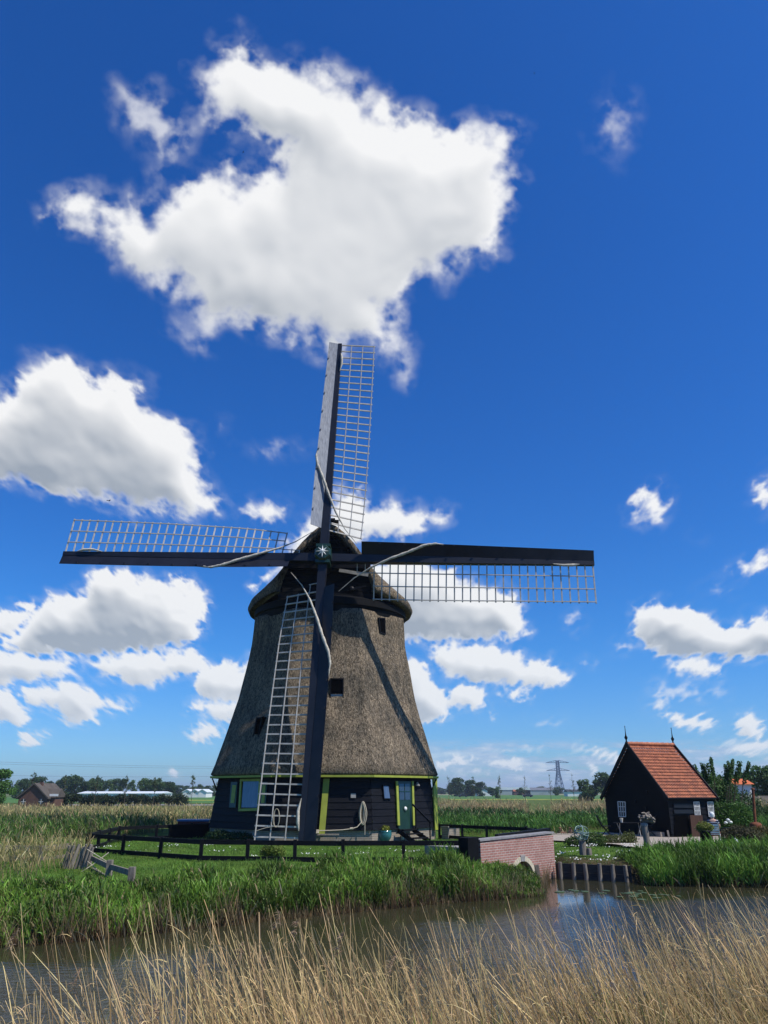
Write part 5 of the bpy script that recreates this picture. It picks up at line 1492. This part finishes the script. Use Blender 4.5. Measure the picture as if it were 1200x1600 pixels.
# lily pads
def pad_mesh():
    V = [(0, 0, .004)]; n = 14
    for i in range(n): a = .25 + (2 * math.pi - .5) * i / (n - 1); V.append((math.cos(a), math.sin(a), 0))
    V += [(0, 0, -.03)] + [(x * .97, y * .97, -.03) for x, y, z in V[1:n + 1]]
    me = bpy.data.meshes.new('lily_pad'); o = n + 1
    me.from_pydata(V, [], [(0, i, i + 1) for i in range(1, n)] + [(i + 1, i, o + i, o + i + 1) for i in range(1, n)]); me.update(); return me
pm = pad_mesh(); pm.materials.append(mat('lily_leaf', (.085, .13, .045), .45, .3, 3.0, spec=.3))
r_ = random.Random(5)
for k in range(30):
    px_, py_ = (r_.gauss(985, 32), r_.gauss(1397, 5)) if k < 24 else (r_.uniform(870, 940), r_.gauss(1391, 2))
    if not (1388 < py_ < 1406 and 866 < px_ < 1070): continue
    q = at(px_, py_, z=WZ + .012); o = bpy.data.objects.new('lily_pad', pm); COL.objects.link(o)
    o.location = q; s = r_.uniform(.06, .13); o.scale = (s, s * .9, 1); o.rotation_euler = (0, 0, r_.uniform(0, 6.28))
    tag(o, 'round green lily pad floating before the timber bulkhead', 'lily pad', 'lily pads on the water')
HAZE = .00022
# ------------------------------------------------------------------ trees and bushes
def leaf_cloud(blobs, n, size, base, var=.3, up=.25, seed=0, hollow=.45):
    """many small leaf faces spread through a set of blobs (x, y, z, rx, ry, rz)"""
    g = np.random.default_rng(seed); B = np.array(blobs, float)
    vol = (B[:, 3] * B[:, 4] * B[:, 5]) ** .72; k = g.choice(len(B), n, p=vol / vol.sum())
    d = g.normal(size=(n, 3)); d /= np.linalg.norm(d, axis=1, keepdims=True)
    rad = (hollow + (1 - hollow) * g.random(n) ** .6) * (1 + .10 * g.normal(size=n))
    P = B[k, :3] + d * B[k, 3:6] * rad[:, None]
    nr = d * .6 + g.normal(size=(n, 3)) * .8; nr[:, 2] += up; nr /= np.linalg.norm(nr, axis=1, keepdims=True)
    a = np.cross(nr, g.normal(size=(n, 3))); a /= np.linalg.norm(a, axis=1, keepdims=True); b = np.cross(nr, a)
    s = size * g.uniform(.6, 1.3, n)[:, None]
    V = np.stack([P - a * s, P - b * s * .55, P + a * s, P + b * s * .55], 1).reshape(-1, 3)
    Q = np.arange(4 * n).reshape(n, 4)
    tone = (1 + g.uniform(-var, var, len(B)))[k] * (1 + g.uniform(-.25, .25, n))
    c = np.array(base)[None] * tone[:, None] * (1 + g.uniform(-.08, .08, (n, 3)))
    return V, Q, np.repeat(c, 4, 0)
def crown_blobs(h0, h1, w, n, seed, shape='round'):
    r = random.Random(seed); out = []
    for i in range(n):
        f = r.random(); z = h0 + (h1 - h0) * f
        env = {'round': math.sin(math.pi * min(.97, .12 + .80 * f)) ** .7, 'dome': (1 - f ** 2.2) ** .5, 'oval': math.sin(math.pi * (.08 + .84 * f)) ** .6, 'spire': (1 - f) ** .8 * .9 + .1}[shape]
        a = r.uniform(0, 6.28); q = w / 2 * env * r.random() ** .5 * .82
        s = (h1 - h0) * r.uniform(.11, .20) if shape != 'spire' else (h1 - h0) * .09
        s = min(s, w * .3)
        out.append((q * math.cos(a), q * math.sin(a), min(z, h1 - s * .6), s * r.uniform(.9, 1.4), s * r.uniform(.9, 1.4), s * r.uniform(.7, 1.0)))
    return out
def tree_proto(name, h, w, h0, n, size, base, blobs=16, shape='round', seed=1, limbs=5, tw=None, parent_loc=(0, 0, 0), hollow=.3):
    t = thing(name, 'tree', 'tree', parent_loc)
    r = random.Random(seed + 50); tw = tw or h * .025
    mb = MB(); top = Vector((r.uniform(-.1, .1) * h * .2, 0, h * .78))
    mb.tube([Vector((0, 0, -.3)), Vector((0, 0, h * .02)), Vector((tw * .5, 0, h * .4)), top], [tw * 1.4, tw, tw * .65, tw * .15], 8)
    B = crown_blobs(h0, h, w, blobs, seed, shape)
    for i in range(limbs):
        b = B[i % len(B)]; z = h * r.uniform(.2, .55); mb.tube([Vector((0, 0, z)), Vector((b[0] * .5, b[1] * .5, (z + b[2]) / 2)), Vector(b[:3])], [tw * .45, tw * .3, tw * .08], 5)
    mb.build('trunk', M_bark, t, local=True)
    V, Q, C = leaf_cloud(B, n, size, base, seed=seed, hollow=hollow)
    np_mesh('crown', V, Q, M_leaf, t, col=C)
    return t
def put(proto, first, px, pybase, Y, label, group, s=1.0, rz=0.0, sz=None, z=-.5, cat='tree'):
    o = proto if first else copy_tree(proto)
    q = at(px, pybase, Y=Y); o.location = (q.x, Y, z); o.rotation_euler = (0, 0, rz); o.scale = (s, s, sz or s)
    o['label'] = label; o['category'] = cat
    if group: o['group'] = group
    elif 'group' in o: del o['group']
    return o
def h_at(py, Y, z0=-.5): return at(600, py, Y=Y).z - z0
GR = (.070, .125, .030); DK = (.038, .075, .024); LT = (.085, .14, .03)

# rows of far trees on the horizon, left: each is its own tree
r_ = random.Random(9)
protos = [tree_proto('field_tree', 10, 8.0, .8, 2600, .42, DK, 24, 'round', 3), tree_proto('field_tree', 10, 6.5, .6, 2600, .42, GR, 24, 'oval', 7), tree_proto('field_tree', 10, 9, .8, 2600, .42, (.050, .095, .026), 24, 'dome', 12)]
used = [False] * 3
def far_tree(px, ytop, Y, label, group, kind=None, wide=1.0, z=-.5):
    k = r_.randrange(3) if kind is None else kind
    h = h_at(ytop, Y, z); s = h / 10
    o = put(protos[k], not used[k], px, 1236, Y, label, group, s * wide, r_.uniform(0, 6.28), s, z); used[k] = True
    return o
ORD = 'first second third fourth fifth sixth seventh eighth ninth tenth eleventh twelfth thirteenth fourteenth fifteenth sixteenth seventeenth eighteenth nineteenth twentieth'.split()
for n_ord, (px, yt, w) in enumerate(((28, 1219, 1), (38, 1217, .9), (58, 1214, 1.1), (74, 1221, .9), (94, 1219, 1), (106, 1213, 1.2), (117, 1212, 1.1), (131, 1221, 1), (141, 1217, 1), (150, 1216, .9), (158, 1219, .9), (170, 1218, .8), (179, 1217, .8), (190, 1217, .7), (205, 1219, .9), (222, 1216, 1.1), (232, 1219, 1), (245, 1217, 1), (258, 1222, 1), (266, 1222, 1))):
    far_tree(px, yt, r_.uniform(250, 330), ORD[n_ord] + ' bushy tree from the left edge in the far row beyond the hedge', 'trees in the far row at the left', 0 if 28 < px < 100 else None, w)
for n_ord, (px, yt) in enumerate(((278, 1227), (290, 1228), (301, 1229), (312, 1226), (324, 1228), (336, 1227), (346, 1229))):
    far_tree(px, yt, r_.uniform(420, 520), ORD[6 - n_ord] + ' small skyline tree counted leftwards from the mill', 'small skyline trees left of the mill', None, 1.6)
for i in range(34):
    px = 676 + i * 6.0 + r_.uniform(-2, 2)
    far_tree(px, r_.uniform(1229, 1233), r_.uniform(640, 760), 'tiny far tree in the thin line on the horizon right of the mill', 'far line of trees right of the mill', None, 1.9)
for i in range(12):
    far_tree(1128 + i * 8, r_.uniform(1224, 1230), r_.uniform(420, 520), 'far tree on the horizon behind the barn garden', 'far trees behind the barn garden', None, 1.8)
M1 = 'big dark round tree of the clump right of the mill'
far_tree(716, 1215.5, 400, 'tallest dark tree of the clump right of the mill', None, 0, 1.1); far_tree(735, 1219, 410, 'middle dark tree of the clump right of the mill', None, 0, 1.1); far_tree(750, 1222, 405, 'lowest dark tree at the right of the clump beside the mill', None, 0, 1.2); far_tree(705, 1224, 420, 'dark tree at the left of the clump beside the mill', None, 2, 1.0)
far_tree(769, 1231, 395, 'low round bush-like tree between the clump and the first sapling', None, 2, 1.7); far_tree(777, 1229, 300, 'small dense tree directly behind the sapling right of the clump', None, 1, .8)
far_tree(814, 1231, 430, 'low dark tree beside the greenhouses at the horizon', None, 2, 1.5); far_tree(868, 1233, 430, 'low dark tree at the foot of the pylon', None, 2, 1.4)
for px, yt, kd, lab in ((914, 1218, 1, 'loose pale tree left of the barn'), (925, 1228, 2, 'low dark tree between the two taller ones left of the barn'), (944, 1208, 2, 'tall leafy tree rising behind the barn gable'), (955, 1222, 0, 'dark tree partly hidden behind the barn gable')):
    far_tree(px, yt, 210, lab, None, kd, 1.25)
# big tree at the left edge and at the right edge
t = tree_proto('broad_tree', h_at(1203, 112), 6.0, .4, 9000, .16, (.075, .165, .028), 34, 'dome', 21); put(t, True, -4, 1236, 112, 'broad bright green tree at the left edge of the picture', None)
t = tree_proto('broad_tree', h_at(1199, 90), 6.4, 1.0, 9000, .16, (.060, .125, .028), 34, 'round', 22); put(t, True, 1206, 1236, 90, 'broad dark tree at the right edge behind the garden', None)
t = tree_proto('broad_tree', h_at(1208, 120), 5.0, 1.0, 4000, .18, (.06, .12, .022), 22, 'dome', 23); put(t, True, 1160, 1236, 120, 'rounded green tree behind the orange roof', None)

# saplings along the ditch: thin stem, upright twigs, sparse leaves
def sapling(px, ytop, Y, w, n, seed, label, base=(.07, .10, .035), droop=False):
    h = h_at(ytop, Y); q = at(px, 1236, Y=Y)
    t = thing('sapling', label, 'sapling', (q.x, Y, -.5), 'young trees in a row across the fields')
    r = random.Random(seed); mb = MB(); tw = .055
    mb.tube([Vector((0, 0, -.2)), Vector((.05, 0, h * .5)), Vector((r.uniform(-.2, .2), 0, h))], [tw, tw * .7, tw * .2], 6)
    B = []
    for i in range(16):
        z = h * r.uniform(.3, .92); a = r.uniform(0, 6.28); l = w * (1.15 - z / h) * r.uniform(.7, 1.2)
        e = Vector((math.cos(a) * l, math.sin(a) * l, z + l * (1.1 if not droop else .5)))
        mb.tube([Vector((0, 0, z)), (Vector((0, 0, z)) + e) / 2 + Vector((0, 0, .05 * l)), e], [tw * .4, tw * .28, tw * .12], 4)
        B.append((e.x, e.y, min(e.z, h), .16 + .12 * w * r.random(), .16 + .12 * w, .28))
        B.append((e.x * .6, e.y * .6, (z + e.z) / 2 + .1, .14, .14, .22))
    mb.build('stem', M_bark, t, local=True)
    V, Q, C = leaf_cloud(B, n, .075, base, seed=seed, hollow=.1); np_mesh('foliage', V, Q, M_leaf, t, col=C)
for i, (px, yt, w, n, dr, lab) in enumerate(((49, 1203, .9, 900, 0, 'leafy sapling before the farmhouse at the left'), (100, 1210, .7, 600, 0, 'thin sapling at the left end of the dark hedge'), (149, 1210, .8, 700, 0, 'sapling before the hedge, second from its left end'), (196, 1209, .7, 600, 0, 'slender sapling before the middle of the hedge'),
    (241, 1214, 1.0, 900, 1, 'bushy sapling before the white greenhouse roof'), (300, 1209, 1.0, 800, 1, 'open drooping sapling just past the right end of the hedge'), (339, 1221, .6, 300, 0, 'bare sapling close to the left edge of the mill'),
    (701, 1211, .75, 160, 0, 'near-bare sapling next to the right side of the mill'), (740, 1213, 1.0, 420, 0, 'sapling in front of the dark tree clump'), (781, 1209, .6, 420, 0, 'upright leafy sapling right of the tree clump'), (820, 1211, .8, 170, 0, 'near-bare sapling beside the greenhouses'), (860, 1209, .6, 220, 0, 'thin sapling just left of the pylon'), (896, 1208, .8, 200, 0, 'near-bare sapling just right of the pylon'))):
    sapling(px, yt, 165 if px > 600 else 140, w, n, 60 + i, lab, droop=dr)

# clipped hedge on the left
q0, q1 = at(90, 1258, Y=140), at(291, 1258, Y=146)
B = []; r = random.Random(2); zt = at(600, 1241.5, Y=140).z
for i in range(150):
    f = (i + r.random()) / 150; zc = r.choice((.1, .6, zt - .55)); B.append((q0.x + (q1.x - q0.x) * f, q0.y + 6 * f + r.uniform(-.5, .5), zc + r.uniform(-.1, .15), .75, .7, .6))
hd = thing('hedge', 'long dark clipped hedge before the white greenhouse', 'hedge', (q0.x, q0.y, -.5))
V, Q, C = leaf_cloud(B, 26000, .13, (.030, .050, .016), seed=4, hollow=.25); np_mesh('foliage', V, Q, M_leaf, hd, col=C, origin=(q0.x, q0.y, -.5))
mb = MB()
for i in range(30): f = i / 29; mb.tube([(q0.x + (q1.x - q0.x) * f, q0.y + 6 * f, -.6), (q0.x + (q1.x - q0.x) * f, q0.y + 6 * f, .8)], .05, 5)
mb.build('stems', M_bark, hd)

# garden bushes by the barn
def bush(name, label, px, py, z, blobs, n, size, base, seed, spikes=0, cat='bush', up=.25):
    p = at(px, py, z=z); b = thing(name, label, cat, tuple(p))
    r = random.Random(seed); mb = MB(); B = list(blobs)
    for i in range(spikes):
        x = blobs[0][3] * r.uniform(-1.0, 1.0); zt_ = blobs[0][2] + blobs[0][5] * r.uniform(.55, 1.25); yy = r.uniform(-.4, .4)
        for k in range(6): B.append((x * (1 + .05 * k), yy, zt_ - .30 + .16 * k, .09 + .03 * (k < 3), .10, .14))
        mb.tube([(x * .6, yy, .4), (x, yy, zt_), (x * 1.05, yy, zt_ + .35)], [.016, .012, .006], 5)
    for q in blobs[:8]: mb.tube([(0, 0, -.05), (q[0] * .6, q[1] * .6, q[2] * .5), q[:3]], [.05, .03, .015], 5)
    mb.build('stems', M_bark, b, local=True)
    V, Q, C = leaf_cloud(B, n, size, base, seed=seed, up=up); np_mesh('foliage', V, Q, M_leaf, b, col=C)
    return b
bush('garden_shrub', 'tall shrub with upright leafy shoots behind the barn roof', 1133, 1297, 0, [(.3, 2.0, 2.0, 1.3, .9, .9), (-.5, 2.0, 2.0, .9, .8, .8), (1.1, 2.0, 1.9, .8, .8, .9), (.1, 2.5, 1.7, 1.6, .9, 1.0), (-.6, 2.5, 1.0, 1.1, .9, .9), (.9, 2.5, 1.0, 1.2, .9, .9), (.2, 2.4, .6, 1.5, .8, .6), (-.2, 2.6, 2.45, 1.0, .7, .65), (.9, 2.6, 2.25, .9, .6, .6), (1.5, 2.6, 1.9, .6, .6, .6)], 26000, .06, (.070, .14, .030), 31, 0)
bs = bush('garden_shrub', 'spiky young shoots above the shrub right of the barn', 1129, 1298, 0, [(.1, 3.0, 2.35, 1.5, .6, .6)], 7500, .06, (.060, .125, .028), 32, 22)
bush('dark_bush', 'tall dark bush before the white cottage at the right edge', 1186, 1290, 0, [(-.9, 6, 1.0, 1.3, .9, 1.0), (.6, 6, 1.1, 1.4, .9, 1.0), (2.0, 6, 1.0, 1.2, .9, 1.0)], 7000, .08, (.045, .095, .024), 45)
bush('round_bush', 'round glossy bush right of the barn wall under the tall shrub', 1156, 1304, 0, [(-.45, .6, .95, .62, .5, .5), (.3, .6, 1.0, .70, .5, .5), (-.1, .5, .6, 1.0, .55, .55), (.65, .6, .65, .5, .45, .5), (-.75, .6, .6, .4, .4, .5)], 9000, .05, (.065, .145, .022), 33)
bush('dark_bush', 'brownish low bush in front of the round glossy bush', 1163, 1318, 0, [(0, .2, .35, .55, .4, .35), (.45, .2, .25, .4, .35, .3), (-.5, .3, .25, .35, .3, .28)], 3800, .04, (.075, .070, .030), 34)
bush('dark_bush', 'reddish-green low bush at the right edge above the reeds', 1196, 1316, 0, [(0, .2, .3, .7, .4, .3), (.6, .2, .25, .5, .35, .3)], 3400, .04, (.12, .105, .030), 35)
bush('dark_bush', 'low green bush at the far right behind the rusty stove', 1204, 1296, 0, [(0, .8, .5, .8, .5, .5), (.7, .8, .7, .8, .5, .6)], 3800, .05, (.055, .11, .028), 36)
bush('garden_plants', 'low tangle of plants on the edge of the gravel before the table', 965, 1320, 0, [(0, 0, .18, .75, .3, .2), (.5, .1, .2, .3, .25, .28), (-.7, .05, .16, .4, .25, .2)], 3600, .035, (.10, .12, .030), 37, cat='plants')
bush('garden_plants', 'leafy plants beside the ring sculpture', 925, 1322, 0, [(.1, .3, .22, .55, .3, .3), (-.6, .2, .15, .4, .25, .2)], 2600, .04, (.07, .12, .028), 38, cat='plants')
V, Q, C = leaf_cloud([(0, 0, .72, .26, .22, .16), (-.12, 0, .66, .18, .18, .12), (.15, 0, .70, .18, .18, .14)], 1600, .03, (.17, .20, .04), seed=39)
np_mesh('bush', V, Q, M_leaf, pl_, col=C)
V, Q, C = leaf_cloud([(0, 0, .52, .22, .2, .13)], 500, .035, (.20, .22, .03), seed=40)
np_mesh('flowers', V, Q, M_leaf, bp, col=C)
bush('small_bush', 'small light green bush at the fence before the lower sail', 424, 1343, 0, [(0, .1, .28, .30, .25, .22), (.22, .1, .22, .22, .2, .18), (-.2, .1, .2, .2, .2, .16)], 2600, .028, (.14, .20, .035), 41)
bush('wall_weed', 'tall weed growing at the mill wall under the rope', 560, 1316, 0, [(0, .1, .45, .12, .12, .35), (.08, .1, .2, .22, .15, .18)], 900, .045, (.07, .15, .03), 42, cat='plant')
bush('wall_weed', 'low dark plants along the mill foot left of the sails', 372, 1316, 0, [(0, .3, .18, .8, .3, .2), (.8, .3, .15, .5, .3, .2), (-.9, .5, .2, .6, .35, .25)], 3000, .05, (.035, .07, .02), 43, cat='plant')
bush('hogweed', 'pale flowering weed among the reeds at the left edge', 5, 1293, .2, [(0, 0, .35, .30, .2, .12), (.2, 0, .22, .2, .2, .12)], 500, .03, (.5, .5, .38), 44, cat='plant')

# ------------------------------------------------------------------ far buildings
def house(name, label, px, Y, w, d, eave, ridge, m_wall, m_roof, z=-.5, gable_front=False, cat='house', parts=()):
    q = at(px, 1236, Y=Y); x = q.x
    h = thing(name, label, cat, (x, Y, z)); mb = MB()
    mb.box((x, Y + d / 2, z + eave / 2), (w, d, eave))
    if gable_front: mb.prism([(x - w / 2, Y, z + eave + .001), (x + w / 2, Y, z + eave + .001), (x, Y, z + ridge)], (0, d, 0))
    mb.build('wall', m_wall, h); mb = MB(); o = .35
    if gable_front:
        for sx in (-1, 1):
            k = (ridge - eave) / (w / 2)
            mb.prism([(x + sx * (w / 2 + o), Y - .3, z + eave - k * o), (x, Y - .3, z + ridge + .02), (x, Y - .3, z + ridge + .28), (x + sx * (w / 2 + o), Y - .3, z + eave - k * o + .25)], (0, d + .6, 0))
    else:
        mb.prism([(x - w / 2 - .2, Y - .3, z + eave - .02), (x - w / 2 - .2, Y + d / 2, z + ridge), (x - w / 2 - .2, Y + d + .3, z + eave - .02)], (w + .4, 0, 0))
    rf = mb.build('roof', m_roof, h)
    return h, x, rf
M_fb = mat('farm_brick', (.13, .07, .05), .9, .3, 1.0); M_fr = mat('dark_thatch_roof', (.10, .085, .07), .95, .3, .8)
h, x, rf = house('farmhouse', 'brown brick farmhouse with a low dark gabled roof at the left', 53, 135, 4.8, 8, 1.5, h_at(1226, 135), M_fb, M_fr, gable_front=True)
mb = MB(); mb.box((x + .3, 137, h_at(1226, 135) - .5 + .1), (.5, .5, .7)); mb.build('chimney', M_fb, rf)
for dx in (-1.5, 1.5):
    mb = MB(); mb.box((x + dx, 134.97, .3), (.7, .06, .8)); w_ = mb.build('window', M_glass, h)
    mb = MB(); mb.box((x + dx, 134.95, .3), (.8, .05, .06)); mb.box((x + dx, 134.94, .3), (.06, .05, .9)); mb.build('window_frame', M_white, w_)
h2, x2, rf2 = house('side_house', 'white-fronted lean-to with a dark roof beside the farmhouse', 78, 136, 2.1, 4, 1.5, 2.9, M_fb, M_fr, cat='house')
mb = MB(); mb.box((x2 + .8, 135.96, 1.35), (1.5, .06, .35)); mb.build('white_fascia', M_white, h2)
M_ghouse = mat('greenhouse_white', (.72, .76, .80), .35, .1, .2)
h3, x3, rf3 = house('greenhouse', 'long low white greenhouse roof above the hedge', 187, 190, 20, 10, 2.0, h_at(1236.5, 190) , M_ghouse, M_ghouse, cat='greenhouse')
for k in range(3): house('white_barn', ('left', 'middle', 'right')[k] + ' span of the white sheds just left of the mill', 292 + k * 12, 330, 3.3, 12, 2.2, h_at(1234, 330), M_white, M_ghouse, gable_front=True, cat='shed')
M_gg = mat('greenhouse_glass', (.30, .38, .36), .4, .2, .3)
house('greenhouse', 'pale green greenhouse on the horizon left of the middle saplings', 800, 560, 26, 12, 3.4, 5.2, M_gg, M_gg, cat='greenhouse')
house('greenhouse', 'grey greenhouse with a dark roof right of the pale green one', 836, 560, 28, 12, 3.2, 5.0, M_gg, mat('grey_roof', (.14, .15, .17), .7), cat='greenhouse')
house('farm_shed', 'orange-brown shed between the two far greenhouses', 811, 540, 7, 8, 2.4, 3.6, M_fb, mat('far_orange', (.35, .12, .06), .8), cat='shed')
house('farm_shed', 'white boxy shed at the foot of the pylon', 903, 520, 9, 8, 3.2, 3.8, M_white, M_ghouse, cat='shed')
house('farm_shed', 'dark pitched shed left of the far greenhouses', 757, 420, 8, 8, 1.8, 3.6, M_white, mat('slate', (.05, .05, .06), .6), gable_front=True, cat='shed')
house('dark_barn_roof', 'low dark-roofed building among the trees left of the barn', 905, 400, 12, 8, 2.2, 3.4, M_white, mat('slate_dark', (.04, .045, .05), .6), cat='building')
house('orange_roof_house', 'house with a bright orange roof behind the garden shrubs', 1158, 78, 2.2, 3, h_at(1225, 78) - .0, h_at(1216.5, 78), M_white, mat('bright_orange_tiles', (.60, .15, .05), .8, .2, 3), cat='house')
house('white_cottage', 'low white house under the right-hand tree', 1196, 84, 5.0, 4, 1.6, 2.0, M_white, M_fr, cat='house')

# cars on the far road
def car(px, Y, body, label, s=1.0):
    q = at(px, 1236, Y=Y); c = thing('parked_car', label, 'car', (q.x, Y, -.40), 'cars on the far road')
    mb = MB(); prof = [(-2.1, .25), (-2.1, .75), (-1.9, .88), (-1.1, .95), (-.6, 1.42), (.7, 1.45), (1.35, .98), (2.0, .85), (2.15, .6), (2.1, .25)]
    mb.prism([(x, -.85, z) for x, z in prof], (0, 1.7, 0)); mb.build('body', body, c, local=True)
    mb = MB(); mb.prism([(-.95, -.87, .98), (-.52, -.87, 1.36), (.62, -.87, 1.38), (1.12, -.87, .98)], (0, 1.74, 0)); mb.build('windows', M_glass, c, local=True)
    for x in (-1.35, 1.35):
        for y in (-.8, .8):
            mb = MB(); mb.lathe(Vector((x, y, .32)), [(.05, -.1), (.32, -.1), (.32, .1), (.05, .1)], 16, ax=Matrix.Rotation(R(90), 3, 'X')); mb.build('wheel', M_iron, c, local=True)
car(723, 344, mat('black_car_paint', (.01, .01, .012), .25, spec=.6), 'black car on the far road before the dark tree clump')
car(824, 344, mat('dark_blue_car_paint', (.015, .02, .035), .3), 'dark car on the far road between the saplings')

# ------------------------------------------------------------------ pylon and cables
def pylon():
    Y = 780; p = at(874.5, 1236, Y=Y); z0 = -.5; H = at(600, 1188.5, Y=Y).z - z0; b = Vector((p.x, Y, z0))
    t = thing('pylon', 'lattice power pylon with two long cross arms on the horizon', 'pylon', tuple(b))
    mb = MB(); hw = lambda f: np.interp(f, [0, .62, 1.0], [4.6, 1.5, 1.3])
    lv = [0, .16, .31, .44, .54, .62, .70, .78, .86, .94, 1.0]
    for sx in (-1, 1):
        for sy in (-1, 1):
            for f0, f1 in zip(lv[:-1], lv[1:]): mb.bar(b + Vector((sx * hw(f0), sy * hw(f0), f0 * H)), b + Vector((sx * hw(f1), sy * hw(f1), f1 * H)), .55, .55)
    for f0, f1 in zip(lv[:-1], lv[1:]):
        for sy in (-1, 1):
            mb.bar(b + Vector((-hw(f0), sy * hw(f0), f0 * H)), b + Vector((hw(f1), sy * hw(f1), f1 * H)), .32, .32); mb.bar(b + Vector((hw(f0), sy * hw(f0), f0 * H)), b + Vector((-hw(f1), sy * hw(f1), f1 * H)), .32, .32)
            mb.bar(b + Vector((-hw(f1), sy * hw(f1), f1 * H)), b + Vector((hw(f1), sy * hw(f1), f1 * H)), .3, .3)
    mb.build('tower', M_pylon, t)
    for f in (.70, .94):
        mb = MB(); L = 11.5
        for sx in (-1, 1):
            a = b + Vector((sx * L, 0, f * H)); 
            mb.bar(b + Vector((0, 0, f * H)), a, .8, .45); mb.bar(b + Vector((sx * 1.2, 0, f * H + 2.2)), a, .5, .4)
            for k in (.25, .5, .75): mb.bar(b + Vector((sx * L * k, 0, f * H)), b + Vector((sx * (1.2 + (L - 1.2) * k), 0, f * H + 2.2 * (1 - k))), .3, .3)
        mb.build('cross_arm', M_pylon, t)
pylon()
cb = thing('power_cables', 'faint power cables crossing the low sky left of the mill', 'cables', (-120, 420, 0))
for ya, yb in ((1183, 1196), (1207, 1208), (1186, 1199)):
    a, b = at(-200, ya, Y=400), at(560, yb, Y=520); mb = MB()
    mb.tube([a.lerp(b, i / 20) - Vector((0, 0, 2.2 * math.sin(math.pi * i / 20))) for i in range(21)], .07, 4); mb.build('cable', M_wire, cb)

# ------------------------------------------------------------------ air
hm = bpy.data.materials.new('thin_haze'); hm.use_nodes = True; t_ = hm.node_tree; t_.nodes.clear(); h_ = NT(t_)
pv_ = h_.n('ShaderNodeVolumePrincipled', ins={'Color': (.72, .84, 1.0, 1), 'Density': HAZE, 'Anisotropy': .2})
h_.n('ShaderNodeOutputMaterial', ins={'Volume': pv_.outputs[0]})
mb = MB(); mb.box((0, 0, 24.5), (14500, 14400, 57))
tag(mb.build('haze', hm), kind='stuff')
